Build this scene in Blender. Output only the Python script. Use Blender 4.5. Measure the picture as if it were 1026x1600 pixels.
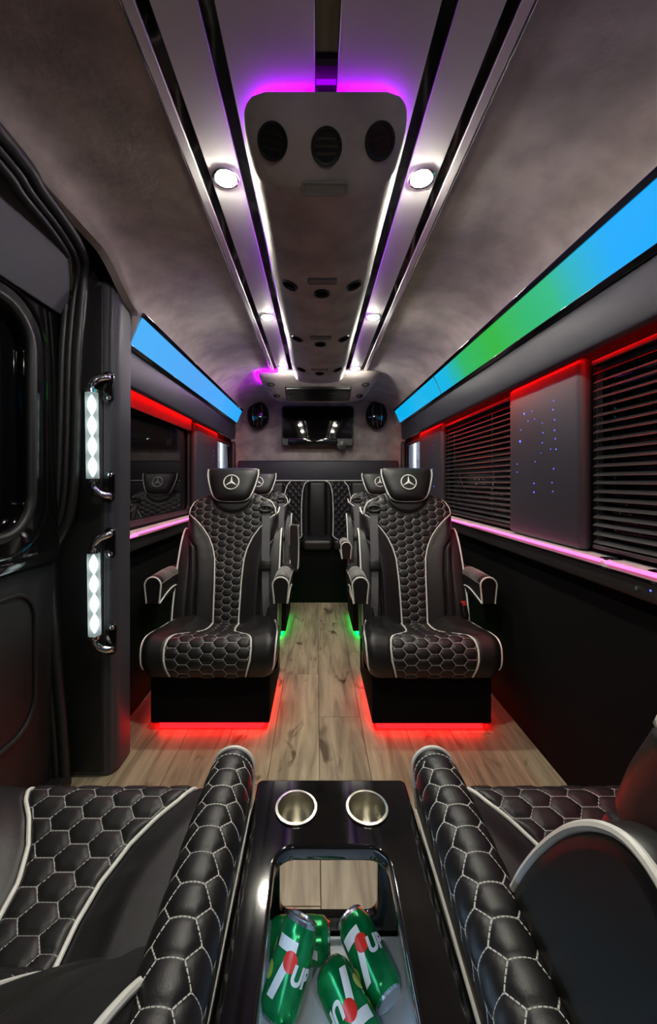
import bpy, bmesh, math, random
import numpy as np
from mathutils import Vector, Matrix
random.seed(7)
for o in list(bpy.data.objects): bpy.data.objects.remove(o)
C = bpy.context.scene.collection
sc = bpy.context.scene
PI = math.pi

# ---------------------------------------------------------------- camera
HC = 1.12                      # camera height above the van floor, lens axis along +Y
cam = bpy.data.cameras.new('camera'); camo = bpy.data.objects.new('camera', cam); C.objects.link(camo)
camo.location = (0, 0, HC); camo.rotation_euler = (PI/2, 0, 0)
cam.sensor_fit = 'VERTICAL'; cam.sensor_height = 36; cam.lens = 600/1600*36
cam.shift_x = 19/1600; cam.shift_y = -48/1600
cam.clip_start = 0.02; cam.clip_end = 60
sc.camera = camo

# ---------------------------------------------------------------- world / exposure
w = bpy.data.worlds.new('night'); sc.world = w; w.use_nodes = True
w.node_tree.nodes['Background'].inputs[0].default_value = (0.010, 0.012, 0.015, 1)
w.node_tree.nodes['Background'].inputs[1].default_value = 1.0
sc.view_settings.view_transform = 'Standard'; sc.view_settings.look = 'None'
sc.view_settings.gamma = 1; sc.view_settings.use_curve_mapping = False
sc.view_settings.exposure = 1.2
DOWNLIGHT = 300.0              # radiance of a downlight lens
AX = 0.02                      # long axis of the van in x
ZC = 1.94                      # ceiling height

# ---------------------------------------------------------------- materials
def mat(name, col, rough=0.5, metal=0.0, noise=None, bump=None, emit=None, es=1.0, coat=0.0, spec=None, col2=None, stretch=None, sheen=0.0):
    m = bpy.data.materials.new(name); m.use_nodes = True
    nt = m.node_tree; b = nt.nodes['Principled BSDF']
    b.inputs['Base Color'].default_value = (*col, 1); b.inputs['Roughness'].default_value = rough
    b.inputs['Metallic'].default_value = metal
    if coat: b.inputs['Coat Weight'].default_value = coat; b.inputs['Coat Roughness'].default_value = 0.05
    if spec is not None: b.inputs['Specular IOR Level'].default_value = spec
    if sheen: b.inputs['Sheen Weight'].default_value = sheen
    tc = None
    def coords():
        nonlocal tc
        if tc is None:
            tc = nt.nodes.new('ShaderNodeTexCoord').outputs['Object']
            if stretch:
                mp = nt.nodes.new('ShaderNodeMapping'); mp.inputs['Scale'].default_value = stretch
                nt.links.new(tc, mp.inputs['Vector']); tc = mp.outputs['Vector']
        return tc
    if noise:
        n = nt.nodes.new('ShaderNodeTexNoise'); n.inputs['Scale'].default_value = noise[0]; n.inputs['Detail'].default_value = 5
        nt.links.new(coords(), n.inputs['Vector'])
        r = nt.nodes.new('ShaderNodeValToRGB'); r.color_ramp.elements[0].position = 0.5-noise[1]; r.color_ramp.elements[1].position = 0.5+noise[1]
        r.color_ramp.elements[0].color = (*col, 1); r.color_ramp.elements[1].color = (*(col2 or [min(1, c*1.4) for c in col]), 1)
        nt.links.new(n.outputs['Fac'], r.inputs['Fac']); nt.links.new(r.outputs['Color'], b.inputs['Base Color'])
    if bump:
        n = nt.nodes.new('ShaderNodeTexNoise'); n.inputs['Scale'].default_value = bump[0]; n.inputs['Detail'].default_value = 4
        nt.links.new(coords(), n.inputs['Vector'])
        bp = nt.nodes.new('ShaderNodeBump'); bp.inputs['Strength'].default_value = bump[1]; bp.inputs['Distance'].default_value = 0.003
        nt.links.new(n.outputs['Fac'], bp.inputs['Height']); nt.links.new(bp.outputs['Normal'], b.inputs['Normal'])
    if emit:
        b.inputs['Emission Color'].default_value = (*emit, 1); b.inputs['Emission Strength'].default_value = es
    return m
M = {}
M['leather'] = mat('black_leather', (0.0085, 0.0085, 0.0092), 0.44, bump=(420, 0.10))
M['vinyl'] = mat('black_vinyl', (0.006, 0.006, 0.0066), 0.6, bump=(300, 0.12))
M['carpet'] = mat('black_trim_carpet', (0.004, 0.004, 0.0044), 0.95, bump=(600, 0.3), spec=0.1)
M['grey_vinyl'] = mat('charcoal_vinyl', (0.034, 0.034, 0.044), 0.5, bump=(300, 0.12))
M['header'] = mat('grey_header', (0.075, 0.075, 0.09), 0.6, bump=(300, 0.08))
M['piping'] = mat('white_piping', (0.80, 0.80, 0.76), 0.45)
M['thread'] = mat('grey_thread', (0.50, 0.49, 0.48), 0.6)
M['suede'] = mat('beige_suede', (0.285, 0.243, 0.228), 0.9, noise=(9.0, 0.16), col2=(0.45, 0.39, 0.365), bump=(45, 0.35), sheen=0.3)
M['panel_white'] = mat('white_ceiling_laminate', (0.60, 0.59, 0.60), 0.22, noise=(3, 0.3), col2=(0.66, 0.65, 0.66))
M['gloss_black'] = mat('gloss_black', (0.005, 0.005, 0.005), 0.06, coat=0.5)
M['semi_black'] = mat('satin_black_plastic', (0.008, 0.008, 0.008), 0.35)
M['rubber'] = mat('black_rubber', (0.012, 0.012, 0.012), 0.45)
M['chrome'] = mat('chrome', (0.85, 0.86, 0.88), 0.07, 1.0)
M['steel'] = mat('brushed_steel', (0.72, 0.70, 0.62), 0.22, 1.0, bump=(90, 0.15), stretch=(1, 1, 0.02))
M['alu'] = mat('can_aluminium', (0.75, 0.77, 0.80), 0.25, 1.0)
M['can'] = mat('can_green', (0.0, 0.20, 0.06), 0.22, 0.55, noise=(28, 0.12), col2=(0.01, 0.34, 0.09))
M['can_white'] = mat('can_white_print', (0.80, 0.82, 0.82), 0.3)
M['can_red'] = mat('can_red_print', (0.75, 0.03, 0.02), 0.3)
M['can_yellow'] = mat('can_lime_print', (0.50, 0.62, 0.08), 0.3)
M['bin'] = mat('white_bin', (0.62, 0.68, 0.76), 0.25)
M['ledge'] = mat('pale_ledge', (0.70, 0.66, 0.68), 0.3)
M['slat'] = mat('black_slat', (0.020, 0.020, 0.021), 0.45)
M['cord'] = mat('dark_cord', (0.08, 0.08, 0.08), 0.7)
M['belt'] = mat('grey_webbing', (0.10, 0.10, 0.11), 0.7, bump=(500, 0.4))
M['red_plastic'] = mat('red_button', (0.5, 0.03, 0.02), 0.4)
M['screen'] = mat('black_screen', (0.002, 0.002, 0.0025), 0.03)
M['lens_grey'] = mat('dome_lens', (0.22, 0.21, 0.20), 0.25)
M['vent'] = mat('vent_black', (0.006, 0.006, 0.006), 0.4)
M['pane'] = mat('night_glass', (0.004, 0.0045, 0.005), 0.02, spec=0.6)
def emis(name, col, s, base=(0.02, 0.02, 0.02), rough=0.3): return mat(name, base, rough, emit=col, es=s)
M['led_magenta'] = emis('led_magenta', (0.40, 0.0, 1.0), 6)
M['led_violet_hot'] = emis('led_violet_hot', (0.62, 0.0, 1.0), 30)
M['led_pink'] = emis('led_pink', (1.0, 0.09, 0.34), 1.7)
M['led_red'] = emis('led_red', (1.0, 0.003, 0.003), 20)
M['led_red_skirt'] = emis('led_red_skirt', (1.0, 0.002, 0.003), 6.0)
M['led_green'] = emis('led_green_skirt', (0.0, 0.85, 0.08), 4.0)
M['led_white'] = emis('acrylic_core_lit', (0.80, 0.95, 0.95), 1.0)
M['led_bin'] = emis('bin_led', (0.55, 0.75, 1.0), 12)
M['led_blue'] = emis('star_blue', (0.06, 0.09, 1.0), 1.6)
M['downlight'] = emis('downlight_lens', (1.0, 0.96, 0.82), DOWNLIGHT)
M['tube'] = emis('fluorescent_tube', (0.85, 0.92, 1.0), 14)
def glassy(name, tint, gloss, rough=0.0):
    m = bpy.data.materials.new(name); m.use_nodes = True; nt = m.node_tree
    nt.nodes.remove(nt.nodes['Principled BSDF']); out = nt.nodes['Material Output']
    t = nt.nodes.new('ShaderNodeBsdfTransparent'); t.inputs[0].default_value = (*tint, 1)
    g = nt.nodes.new('ShaderNodeBsdfGlossy'); g.inputs['Roughness'].default_value = rough; g.inputs[0].default_value = (1, 1, 1, 1)
    f = nt.nodes.new('ShaderNodeFresnel'); f.inputs[0].default_value = gloss
    mx = nt.nodes.new('ShaderNodeMixShader'); ge = nt.nodes.new('ShaderNodeNewGeometry'); mm = nt.nodes.new('ShaderNodeMath'); mm.operation = 'SUBTRACT'; mm.use_clamp = True
    nt.links.new(f.outputs[0], mm.inputs[0]); nt.links.new(ge.outputs['Backfacing'], mm.inputs[1]); nt.links.new(mm.outputs[0], mx.inputs[0])      # a thin sheet mirrors on its near face only
    nt.links.new(t.outputs[0], mx.inputs[1]); nt.links.new(g.outputs[0], mx.inputs[2]); nt.links.new(mx.outputs[0], out.inputs[0])
    return m
M['tinted'] = glassy('tinted_glass', (0.30, 0.32, 0.34), 1.55)
M['acrylic'] = glassy('clear_acrylic', (0.90, 0.94, 0.94), 1.45, 0.05)
def frost(m, k):
    nt = m.node_tree; out = nt.nodes['Material Output']; src = out.inputs[0].links[0].from_socket
    d = nt.nodes.new('ShaderNodeBsdfTranslucent'); d.inputs[0].default_value = (0.9, 0.95, 0.95, 1); mx = nt.nodes.new('ShaderNodeMixShader'); mx.inputs[0].default_value = k
    nt.links.new(src, mx.inputs[1]); nt.links.new(d.outputs[0], mx.inputs[2]); nt.links.new(mx.outputs[0], out.inputs[0])
frost(M['acrylic'], 0.45)
def lit_panel(name, stops, y0, y1, strength):
    m = mat(name, (0.02, 0.02, 0.02), 0.12); nt = m.node_tree; b = nt.nodes['Principled BSDF']
    tc = nt.nodes.new('ShaderNodeTexCoord'); sx = nt.nodes.new('ShaderNodeSeparateXYZ'); nt.links.new(tc.outputs['Object'], sx.inputs[0])
    mr = nt.nodes.new('ShaderNodeMapRange'); mr.inputs['From Min'].default_value = y0; mr.inputs['From Max'].default_value = y1
    nt.links.new(sx.outputs['Y'], mr.inputs['Value'])
    r = nt.nodes.new('ShaderNodeValToRGB'); e = r.color_ramp.elements
    e[0].position = (stops[0][0]-y0)/(y1-y0); e[0].color = (*stops[0][1], 1)
    e[1].position = (stops[-1][0]-y0)/(y1-y0); e[1].color = (*stops[-1][1], 1)
    for s in stops[1:-1]:
        q = e.new((s[0]-y0)/(y1-y0)); q.color = (*s[1], 1)
    nt.links.new(mr.outputs[0], r.inputs['Fac']); nt.links.new(r.outputs['Color'], b.inputs['Emission Color'])
    b.inputs['Emission Strength'].default_value = strength
    return m
BLUE = (0.008, 0.36, 0.92)
M['light_right'] = lit_panel('lit_panel_blue_green', [(0.3, BLUE), (1.02, (0.008, 0.38, 0.92)), (1.28, (0.03, 0.45, 0.22)), (1.7, (0.02, 0.42, 0.04)), (2.05, (0.02, 0.42, 0.12)), (2.35, (0.0, 0.42, 0.75)), (3.7, (0.0, 0.40, 0.80))], -0.6, 3.75, 0.47)
M['light_left'] = lit_panel('lit_panel_blue', [(1.5, (0.05, 0.40, 0.88)), (2.4, (0.08, 0.36, 0.85)), (3.7, (0.02, 0.38, 0.95))], 1.4, 3.75, 0.47)
def wood():
    m = bpy.data.materials.new('greige_oak_plank'); m.use_nodes = True; nt = m.node_tree; b = nt.nodes['Principled BSDF']
    L = nt.links.new
    tc = nt.nodes.new('ShaderNodeTexCoord'); oi = nt.nodes.new('ShaderNodeObjectInfo')
    off = nt.nodes.new('ShaderNodeVectorMath'); off.operation = 'SCALE'; off.inputs[0].default_value = (7.3, 13.1, 3.7); L(oi.outputs['Random'], off.inputs['Scale'])
    ad = nt.nodes.new('ShaderNodeVectorMath'); ad.operation = 'ADD'; L(tc.outputs['Object'], ad.inputs[0]); L(off.outputs[0], ad.inputs[1])
    mp = nt.nodes.new('ShaderNodeMapping'); mp.inputs['Scale'].default_value = (14, 1.3, 1); L(ad.outputs[0], mp.inputs['Vector'])
    n1 = nt.nodes.new('ShaderNodeTexNoise'); n1.inputs['Scale'].default_value = 1.6; n1.inputs['Detail'].default_value = 7; n1.inputs['Distortion'].default_value = 1.4; L(mp.outputs[0], n1.inputs['Vector'])
    r = nt.nodes.new('ShaderNodeValToRGB'); e = r.color_ramp.elements
    e[0].position = 0.30; e[0].color = (0.19, 0.150, 0.098, 1); e[1].position = 0.72; e[1].color = (0.46, 0.39, 0.27, 1)
    q = e.new(0.5); q.color = (0.345, 0.28, 0.185, 1)
    L(n1.outputs['Fac'], r.inputs['Fac'])
    mp2 = nt.nodes.new('ShaderNodeMapping'); mp2.inputs['Scale'].default_value = (7, 3.2, 1); L(ad.outputs[0], mp2.inputs['Vector'])
    n2 = nt.nodes.new('ShaderNodeTexNoise'); n2.inputs['Scale'].default_value = 1.5; n2.inputs['Detail'].default_value = 3; n2.inputs['Distortion'].default_value = 0.8; L(mp2.outputs[0], n2.inputs['Vector'])
    kr = nt.nodes.new('ShaderNodeValToRGB'); k = kr.color_ramp.elements; k[0].position = 0.29; k[0].color = (0.28, 0.22, 0.18, 1); k[1].position = 0.38; k[1].color = (1, 1, 1, 1)
    L(n2.outputs['Fac'], kr.inputs['Fac'])
    mx = nt.nodes.new('ShaderNodeMix'); mx.data_type = 'RGBA'; mx.blend_type = 'MULTIPLY'; mx.inputs['Factor'].default_value = 1.0
    L(r.outputs['Color'], mx.inputs['A']); L(kr.outputs['Color'], mx.inputs['B'])
    hv = nt.nodes.new('ShaderNodeHueSaturation'); vr = nt.nodes.new('ShaderNodeMapRange'); vr.inputs['To Min'].default_value = 0.86; vr.inputs['To Max'].default_value = 1.12
    L(oi.outputs['Random'], vr.inputs['Value']); L(vr.outputs[0], hv.inputs['Value']); L(mx.outputs['Result'], hv.inputs['Color'])
    L(hv.outputs['Color'], b.inputs['Base Color']); b.inputs['Roughness'].default_value = 0.42
    bp = nt.nodes.new('ShaderNodeBump'); bp.inputs['Strength'].default_value = 0.15; bp.inputs['Distance'].default_value = 0.002; L(n1.outputs['Fac'], bp.inputs['Height']); L(bp.outputs[0], b.inputs['Normal'])
    return m
M['wood'] = wood()

# ---------------------------------------------------------------- helpers
def link(o, parent=None):
    C.objects.link(o)
    if parent: o.parent = parent
    return o
def tag(o, label=None, cat=None, group=None, kind=None):
    if label: o['label'] = label
    if cat: o['category'] = cat
    if group: o['group'] = group
    if kind: o['kind'] = kind
    return o
def thing(name, label, cat, loc=(0, 0, 0), rotz=0.0, group=None):
    o = bpy.data.objects.new(name, None); o.empty_display_size = 0.1; link(o)
    o.location = loc; o.rotation_euler = (0, 0, rotz)
    return tag(o, label, cat, group)
def ob(name, me, m, parent=None, loc=(0, 0, 0), rot=(0, 0, 0)):
    o = bpy.data.objects.new(name, me); link(o, parent); o.location = loc; o.rotation_euler = rot
    if m is not None:
        mm = M[m] if isinstance(m, str) else m
        if not me.materials: me.materials.append(mm)
        elif me.materials[0] != mm:
            o.material_slots[0].link = 'OBJECT'; o.material_slots[0].material = mm
    return o
def struct(name, me, m, parent=None, label=None, cat=None):
    o = ob(name, me, m, parent)
    if parent is None: o['kind'] = 'structure'
    return tag(o, label, cat)
class MB:
    def __init__(s): s.v = []; s.f = []
    def add(s, vs, fs):
        b = len(s.v); s.v.extend([tuple(map(float, p)) for p in vs]); s.f.extend([tuple(i+b for i in f) for f in fs]); return s
    def tube(s, pts, r, n=8, closed=False, caps=True):
        P = [Vector(p) for p in pts]; k = len(P)
        rr = r if hasattr(r, '__len__') else [r]*k
        T = []
        for i in range(k):
            a = P[(i-1) % k] if (closed or i > 0) else P[i]; b = P[(i+1) % k] if (closed or i < k-1) else P[i]
            d = b-a; T.append(d.normalized() if d.length > 1e-9 else Vector((0, 0, 1)))
        up = Vector((0, 0, 1)) if abs(T[0].z) < 0.9 else Vector((1, 0, 0))
        N = (up - T[0]*up.dot(T[0])).normalized(); vs = []
        for i in range(k):
            if i:
                N = N - T[i]*N.dot(T[i]); N = N.normalized() if N.length > 1e-6 else T[i].orthogonal().normalized()
            B = T[i].cross(N)
            for j in range(n):
                a = 2*PI*j/n; vs.append(P[i] + (N*math.cos(a)+B*math.sin(a))*rr[i])
        fs = []
        for i in range(k if closed else k-1):
            i2 = (i+1) % k
            for j in range(n):
                j2 = (j+1) % n; fs.append((i*n+j, i*n+j2, i2*n+j2, i2*n+j))
        if caps and not closed:
            fs.append(tuple(range(n-1, -1, -1))); fs.append(tuple((k-1)*n+j for j in range(n)))
        return s.add(vs, fs)
    def box(s, x0, x1, y0, y1, z0, z1):
        return s.add([(x0,y0,z0),(x1,y0,z0),(x1,y1,z0),(x0,y1,z0),(x0,y0,z1),(x1,y0,z1),(x1,y1,z1),(x0,y1,z1)],
                     [(0,3,2,1),(4,5,6,7),(0,1,5,4),(1,2,6,5),(2,3,7,6),(3,0,4,7)])
    def loft(s, rows, closed=True, caps=True):          # rows: lists of equal numbers of points
        n = len(rows[0]); vs = [p for r in rows for p in r]; fs = []
        for i in range(len(rows)-1):
            for j in range(n if closed else n-1):
                j2 = (j+1) % n; fs.append((i*n+j, i*n+j2, (i+1)*n+j2, (i+1)*n+j))
        if closed and caps:
            fs.append(tuple(range(n-1, -1, -1))); fs.append(tuple((len(rows)-1)*n+j for j in range(n)))
        return s.add(vs, fs)
    def lathe(s, prof, n=24, Mx=None):                   # prof: (r, z)
        rows = []
        for r, z in prof:
            rows.append([Vector((r*math.cos(2*PI*j/n), r*math.sin(2*PI*j/n), z)) for j in range(n)])
        if Mx: rows = [[Mx @ p for p in r] for r in rows]
        s.loft(rows, caps=False); k = len(rows); b = len(s.v)-k*n
        if prof[0][0] < .003: s.f.append(tuple(b+j for j in range(n-1, -1, -1)))
        if prof[-1][0] < .003: s.f.append(tuple(b+(k-1)*n+j for j in range(n)))
        return s
    def mesh(s, name='mesh', smooth=True, recalc=True):
        me = bpy.data.meshes.new(name); me.from_pydata(s.v, [], s.f); me.validate()
        if recalc:
            bm = bmesh.new(); bm.from_mesh(me); bmesh.ops.recalc_face_normals(bm, faces=bm.faces); bm.to_mesh(me); bm.free()
        if smooth: smooth_by_angle(me)
        return me
def smooth_by_angle(me, ang=40):
    me.polygons.foreach_set('use_smooth', [True]*len(me.polygons))
    me.set_sharp_from_angle(angle=math.radians(ang))
    return me
def rbox(x0, x1, y0, y1, z0, z1, r=0.01, seg=3):
    bm = bmesh.new(); bmesh.ops.create_cube(bm, size=1.0)
    for v in bm.verts: v.co = Vector(((x0+x1)/2+v.co.x*(x1-x0), (y0+y1)/2+v.co.y*(y1-y0), (z0+z1)/2+v.co.z*(z1-z0)))
    r = min(r, (x1-x0)*0.49, (y1-y0)*0.49, (z1-z0)*0.49)
    bmesh.ops.bevel(bm, geom=list(bm.edges), offset=r, segments=seg, profile=0.5, affect='EDGES', clamp_overlap=True)
    me = bpy.data.meshes.new('rbox'); bm.to_mesh(me); bm.free(); return smooth_by_angle(me)
def frame(o, a, b, c):                                   # matrix with columns a, b, c at o
    m = Matrix.Identity(4)
    for i in range(3): m[i][0] = a[i]; m[i][1] = b[i]; m[i][2] = c[i]; m[i][3] = o[i]
    return m
def plate(loops, thick, bevel=0.0, Mx=None, res=2):      # flat plate with holes, centred on its plane
    cu = bpy.data.curves.new('plate', 'CURVE'); cu.dimensions = '2D'; cu.fill_mode = 'BOTH'
    for lp in loops:
        sp = cu.splines.new('POLY'); sp.points.add(len(lp)-1); sp.use_cyclic_u = True
        for p, q in zip(sp.points, lp): p.co = (q[0], q[1], 0, 1)
    cu.extrude = max(thick/2-bevel, 0.0); cu.bevel_depth = bevel; cu.bevel_resolution = res; cu.offset = -bevel
    o = bpy.data.objects.new('tmp', cu); C.objects.link(o)
    dg = bpy.context.evaluated_depsgraph_get(); dg.update()
    me = bpy.data.meshes.new_from_object(o.evaluated_get(dg)); bpy.data.objects.remove(o); bpy.data.curves.remove(cu)
    if Mx is not None:
        me.transform(Mx)
        if Mx.determinant() < 0: me.flip_normals()
    nrm = (Mx.to_3x3() @ Vector((0, 0, 1))).normalized() if Mx is not None else Vector((0, 0, 1))
    bm = bmesh.new(); bm.from_mesh(me); bmesh.ops.remove_doubles(bm, verts=bm.verts, dist=1e-5); bm.to_mesh(me); bm.free()
    smooth_by_angle(me, 35)
    for p in me.polygons:
        if abs(p.normal.dot(nrm)) > 0.995: p.use_smooth = False
    return me
def rrect(x0, x1, y0, y1, r, n=6):
    pts = []
    for cx, cy, a0 in ((x1-r, y1-r, 0), (x0+r, y1-r, PI/2), (x0+r, y0+r, PI), (x1-r, y0+r, 1.5*PI)):
        for i in range(n+1):
            a = a0+PI/2*i/n; pts.append((cx+r*math.cos(a), cy+r*math.sin(a)))
    return pts
def circle(cx, cy, r, n=28): return [(cx+r*math.cos(2*PI*i/n), cy+r*math.sin(2*PI*i/n)) for i in range(n)]
def cat(pts, n=12, closed=False):                        # Catmull-Rom through points
    P = [np.array(p, float) for p in pts]; out = []; k = len(P)
    for i in range(k if closed else k-1):
        p1, p2 = P[i], P[(i+1) % k]
        p0 = P[(i-1) % k] if (closed or i > 0) else 2*p1-p2
        p3 = P[(i+2) % k] if (closed or i < k-2) else 2*p2-p1
        for j in range(n):
            t = j/n; out.append(tuple(0.5*((2*p1)+(-p0+p2)*t+(2*p0-5*p1+4*p2-p3)*t*t+(-p0+3*p1-3*p2+p3)*t**3)))
    if not closed: out.append(tuple(P[-1]))
    return out
def interp(tab, t): return np.interp(t, [a for a, b in tab], [b for a, b in tab])
def sstep(a, b, x):
    t = np.clip((x-a)/(b-a), 0, 1); return t*t*(3-2*t)
YZ = lambda x: frame((x, 0, 0), (0, 1, 0), (0, 0, 1), (1, 0, 0))     # 2D (y,z) in plane x
XZ = lambda y: frame((0, y, 0), (1, 0, 0), (0, 0, 1), (0, -1, 0))    # 2D (x,z) in plane y
XY = lambda z: frame((0, 0, z), (1, 0, 0), (0, 1, 0), (0, 0, 1))
def px(x, y, Y): return Vector(((x-494)*Y/600, Y, HC+(752-y)*Y/600))  # pixel + known distance -> point
#--STRUCTURE--
# ================================================================ FLOOR
YF, YB = -0.9, 4.06            # how far the cabin is built behind the camera / to the rear
def build_floor():
    mb = MB(); mb.box(-1.0, 0.96, YF, YB, -0.04, -0.012)
    fl = struct('floor', mb.mesh(), 'carpet', label='greige wood plank floor of the cabin')
    pw = 0.196; x = 0.012-5*pw; rows = []
    meshes = {}
    i = 0
    while x < 0.93:
        y = YF - (0.37*i % 1.0)*1.1
        while y < YB:
            L = 1.22
            a, b = max(y, YF), min(y+L, YB)
            x0, x1 = max(x, -1.0), min(x+pw, 0.955)
            if b-a > 0.05 and x1-x0 > 0.03:
                key = (round(x1-x0, 3), round(b-a, 2))
                if key not in meshes: meshes[key] = rbox(-key[0]/2+0.0008, key[0]/2-0.0008, -key[1]/2+0.0008, key[1]/2-0.0008, -0.012, 0.0, 0.0012, 1)
                ob('plank', meshes[key], 'wood', fl, loc=((x0+x1)/2, (a+b)/2, 0))
            y += L
        x += pw; i += 1
build_floor()

# ================================================================ CEILING
def build_ceiling():
    mb = MB(); mb.box(-0.99, 0.99, YF, YB, 1.972, 2.0); mb.box(AX-0.37, AX+0.37, YF, 2.9, 1.947, 1.972)
    ce = struct('ceiling', mb.mesh(), 'semi_black')
    whites = [(-.354, -.330), (-.306, -.222), (-.195, -.022), (.022, .195), (.222, .306), (.330, .354)]
    blacks = [(-.330, -.306), (-.222, -.195), (-.022, .022), (.195, .222), (.306, .330)]
    for a, b in whites: ob('ceiling_panel', rbox(AX+a+.0008, AX+b-.0008, YF, 2.84, 1.940, 1.948, 0.0015, 1), 'panel_white', ce)
    for a, b in blacks: ob('ceiling_strip', rbox(AX+a, AX+b, YF, 2.84, 1.943, 1.950, 0.001, 1), 'gloss_black', ce)
    # chrome bead along the outer edges
    for s in (-1, 1):
        m = MB(); m.tube([(AX+s*.3555, YF, 1.9395), (AX+s*.3555, 2.84, 1.9395)], 0.002, 6); ob('edge_bead', m.mesh(), 'chrome', ce)
build_ceiling()
COVE = cat([(.356, 1.944), (.45, 1.942), (.56, 1.928), (.65, 1.898), (.71, 1.858), (.745, 1.812), (.785, 1.72), (.80, 1.67), (.86, 1.62), (.93, 1.60)], 5)
COVE_DOOR = cat([(.356, 1.944), (.45, 1.948), (.56, 1.952), (.64, 1.952), (.69, 1.945), (.725, 1.93), (.74, 1.918), (.745, 1.914), (.75, 1.92), (.76, 1.94)], 5)
def build_cove(s, name, label):
    rows = []
    for y in np.concatenate([np.linspace(YF, 1.1, 9), np.linspace(1.15, 1.64, 26), np.linspace(1.7, YB, 12)]):
        row = []
        for (w0, z0), (w1, z1) in zip(COVE_DOOR, COVE):
            b = 1.0 if s > 0 else float(sstep(1.30, 1.57, y) if w1 < .75 else sstep(1.575, 1.62, y))
            if s < 0 and w1 >= .75 and b < 1:                 # tail folds up behind the last visible point
                bb = float(sstep(1.30, 1.57, y)); w0, z0 = .75*(1-bb)+.747*bb, 1.92*(1-bb)+1.81*bb
            row.append((AX+s*(w0*(1-b)+w1*b), y, z0*(1-b)+z1*b))
        row += [(row[-1][0]+s*0.03, y, row[-1][2]), (row[-1][0]+s*0.03, y, 1.985), (row[0][0], y, 1.985)]
        rows.append(row)
    m = MB(); m.loft(rows); struct(name, m.mesh(), 'suede', label=label)
build_cove(-1, 'trim_1', 'mottled beige suede headliner curving down to the sliding door side')
build_cove(1, 'trim_2', 'mottled beige suede headliner curving down to the blind side')
def ceiling_rear():
    m = MB(); m.box(AX-0.40, AX+0.40, 2.84, YB, 1.948, 1.975); struct('trim_3', m.mesh(), 'suede', label='beige suede ceiling behind the laminate panels')
ceiling_rear()

# ================================================================ WALLS
XW = 0.905                     # half width of the wall trim face
WIN_R = [(-0.45, 1.27), (1.77, 2.70), (3.31, 3.97)]
WIN_L = [(1.66, 2.69), (3.31, 3.97)]
def build_wall(s, name, y0, wins, label):
    X = AX+s*(XW+0.015)
    loops = [[(y0, 0.0), (YB, 0.0), (YB, 1.60), (y0, 1.60)]] + [rrect(a, b, 0.90, 1.51, 0.05) for a, b in wins]
    return struct(name, plate(loops, 0.03, 0, YZ(X)), 'carpet', label=label)
wl = build_wall(-1, 'wall_left', 1.50, WIN_L, 'black carpeted side wall behind the grab handle pillar')
wr = build_wall(1, 'wall_right', YF, WIN_R, 'black carpeted side wall under the pink lit ledge')
def window(n, s, a, b, pane):
    X = AX+s*(XW+0.018)
    m = plate([rrect(a-.004, b+.004, .896, 1.514, .052), rrect(a+.03, b-.03, .93, 1.48, .04)], 0.012, 0.004, YZ(X-s*0.012))
    w = struct('window_%d' % n, m, 'rubber')
    ob('pane', plate([rrect(a+.02, b-.02, .92, 1.49, .04)], 0.005, 0, YZ(X+s*0.002)), pane, w)
    return w
window(1, -1, *WIN_L[0], 'pane'); window(2, -1, *WIN_L[1], 'tinted')
window(3, 1, *WIN_R[0], 'pane'); window(4, 1, *WIN_R[1], 'pane'); window(5, 1, *WIN_R[2], 'tinted')
# back wall leans forward towards the roof
def back_wall():
    m = MB(); z = [0.0, 1.30, 1.60, 1.97]; yy = [4.03, 4.03, 3.985, 3.90]
    rows = []
    for k in range(4):
        rows.append([(-0.93+AX*0, yy[k], z[k]), (0.95, yy[k], z[k]), (0.95, 4.10, z[k]), (-0.93, 4.10, z[k])])
    m.loft(rows); struct('wall_back', m.mesh(), 'suede', label='beige suede rear wall around the television')
back_wall()
def yback(z): return float(np.interp(z, [0, 1.30, 1.60, 1.97], [4.03, 4.03, 3.985, 3.90]))

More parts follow.
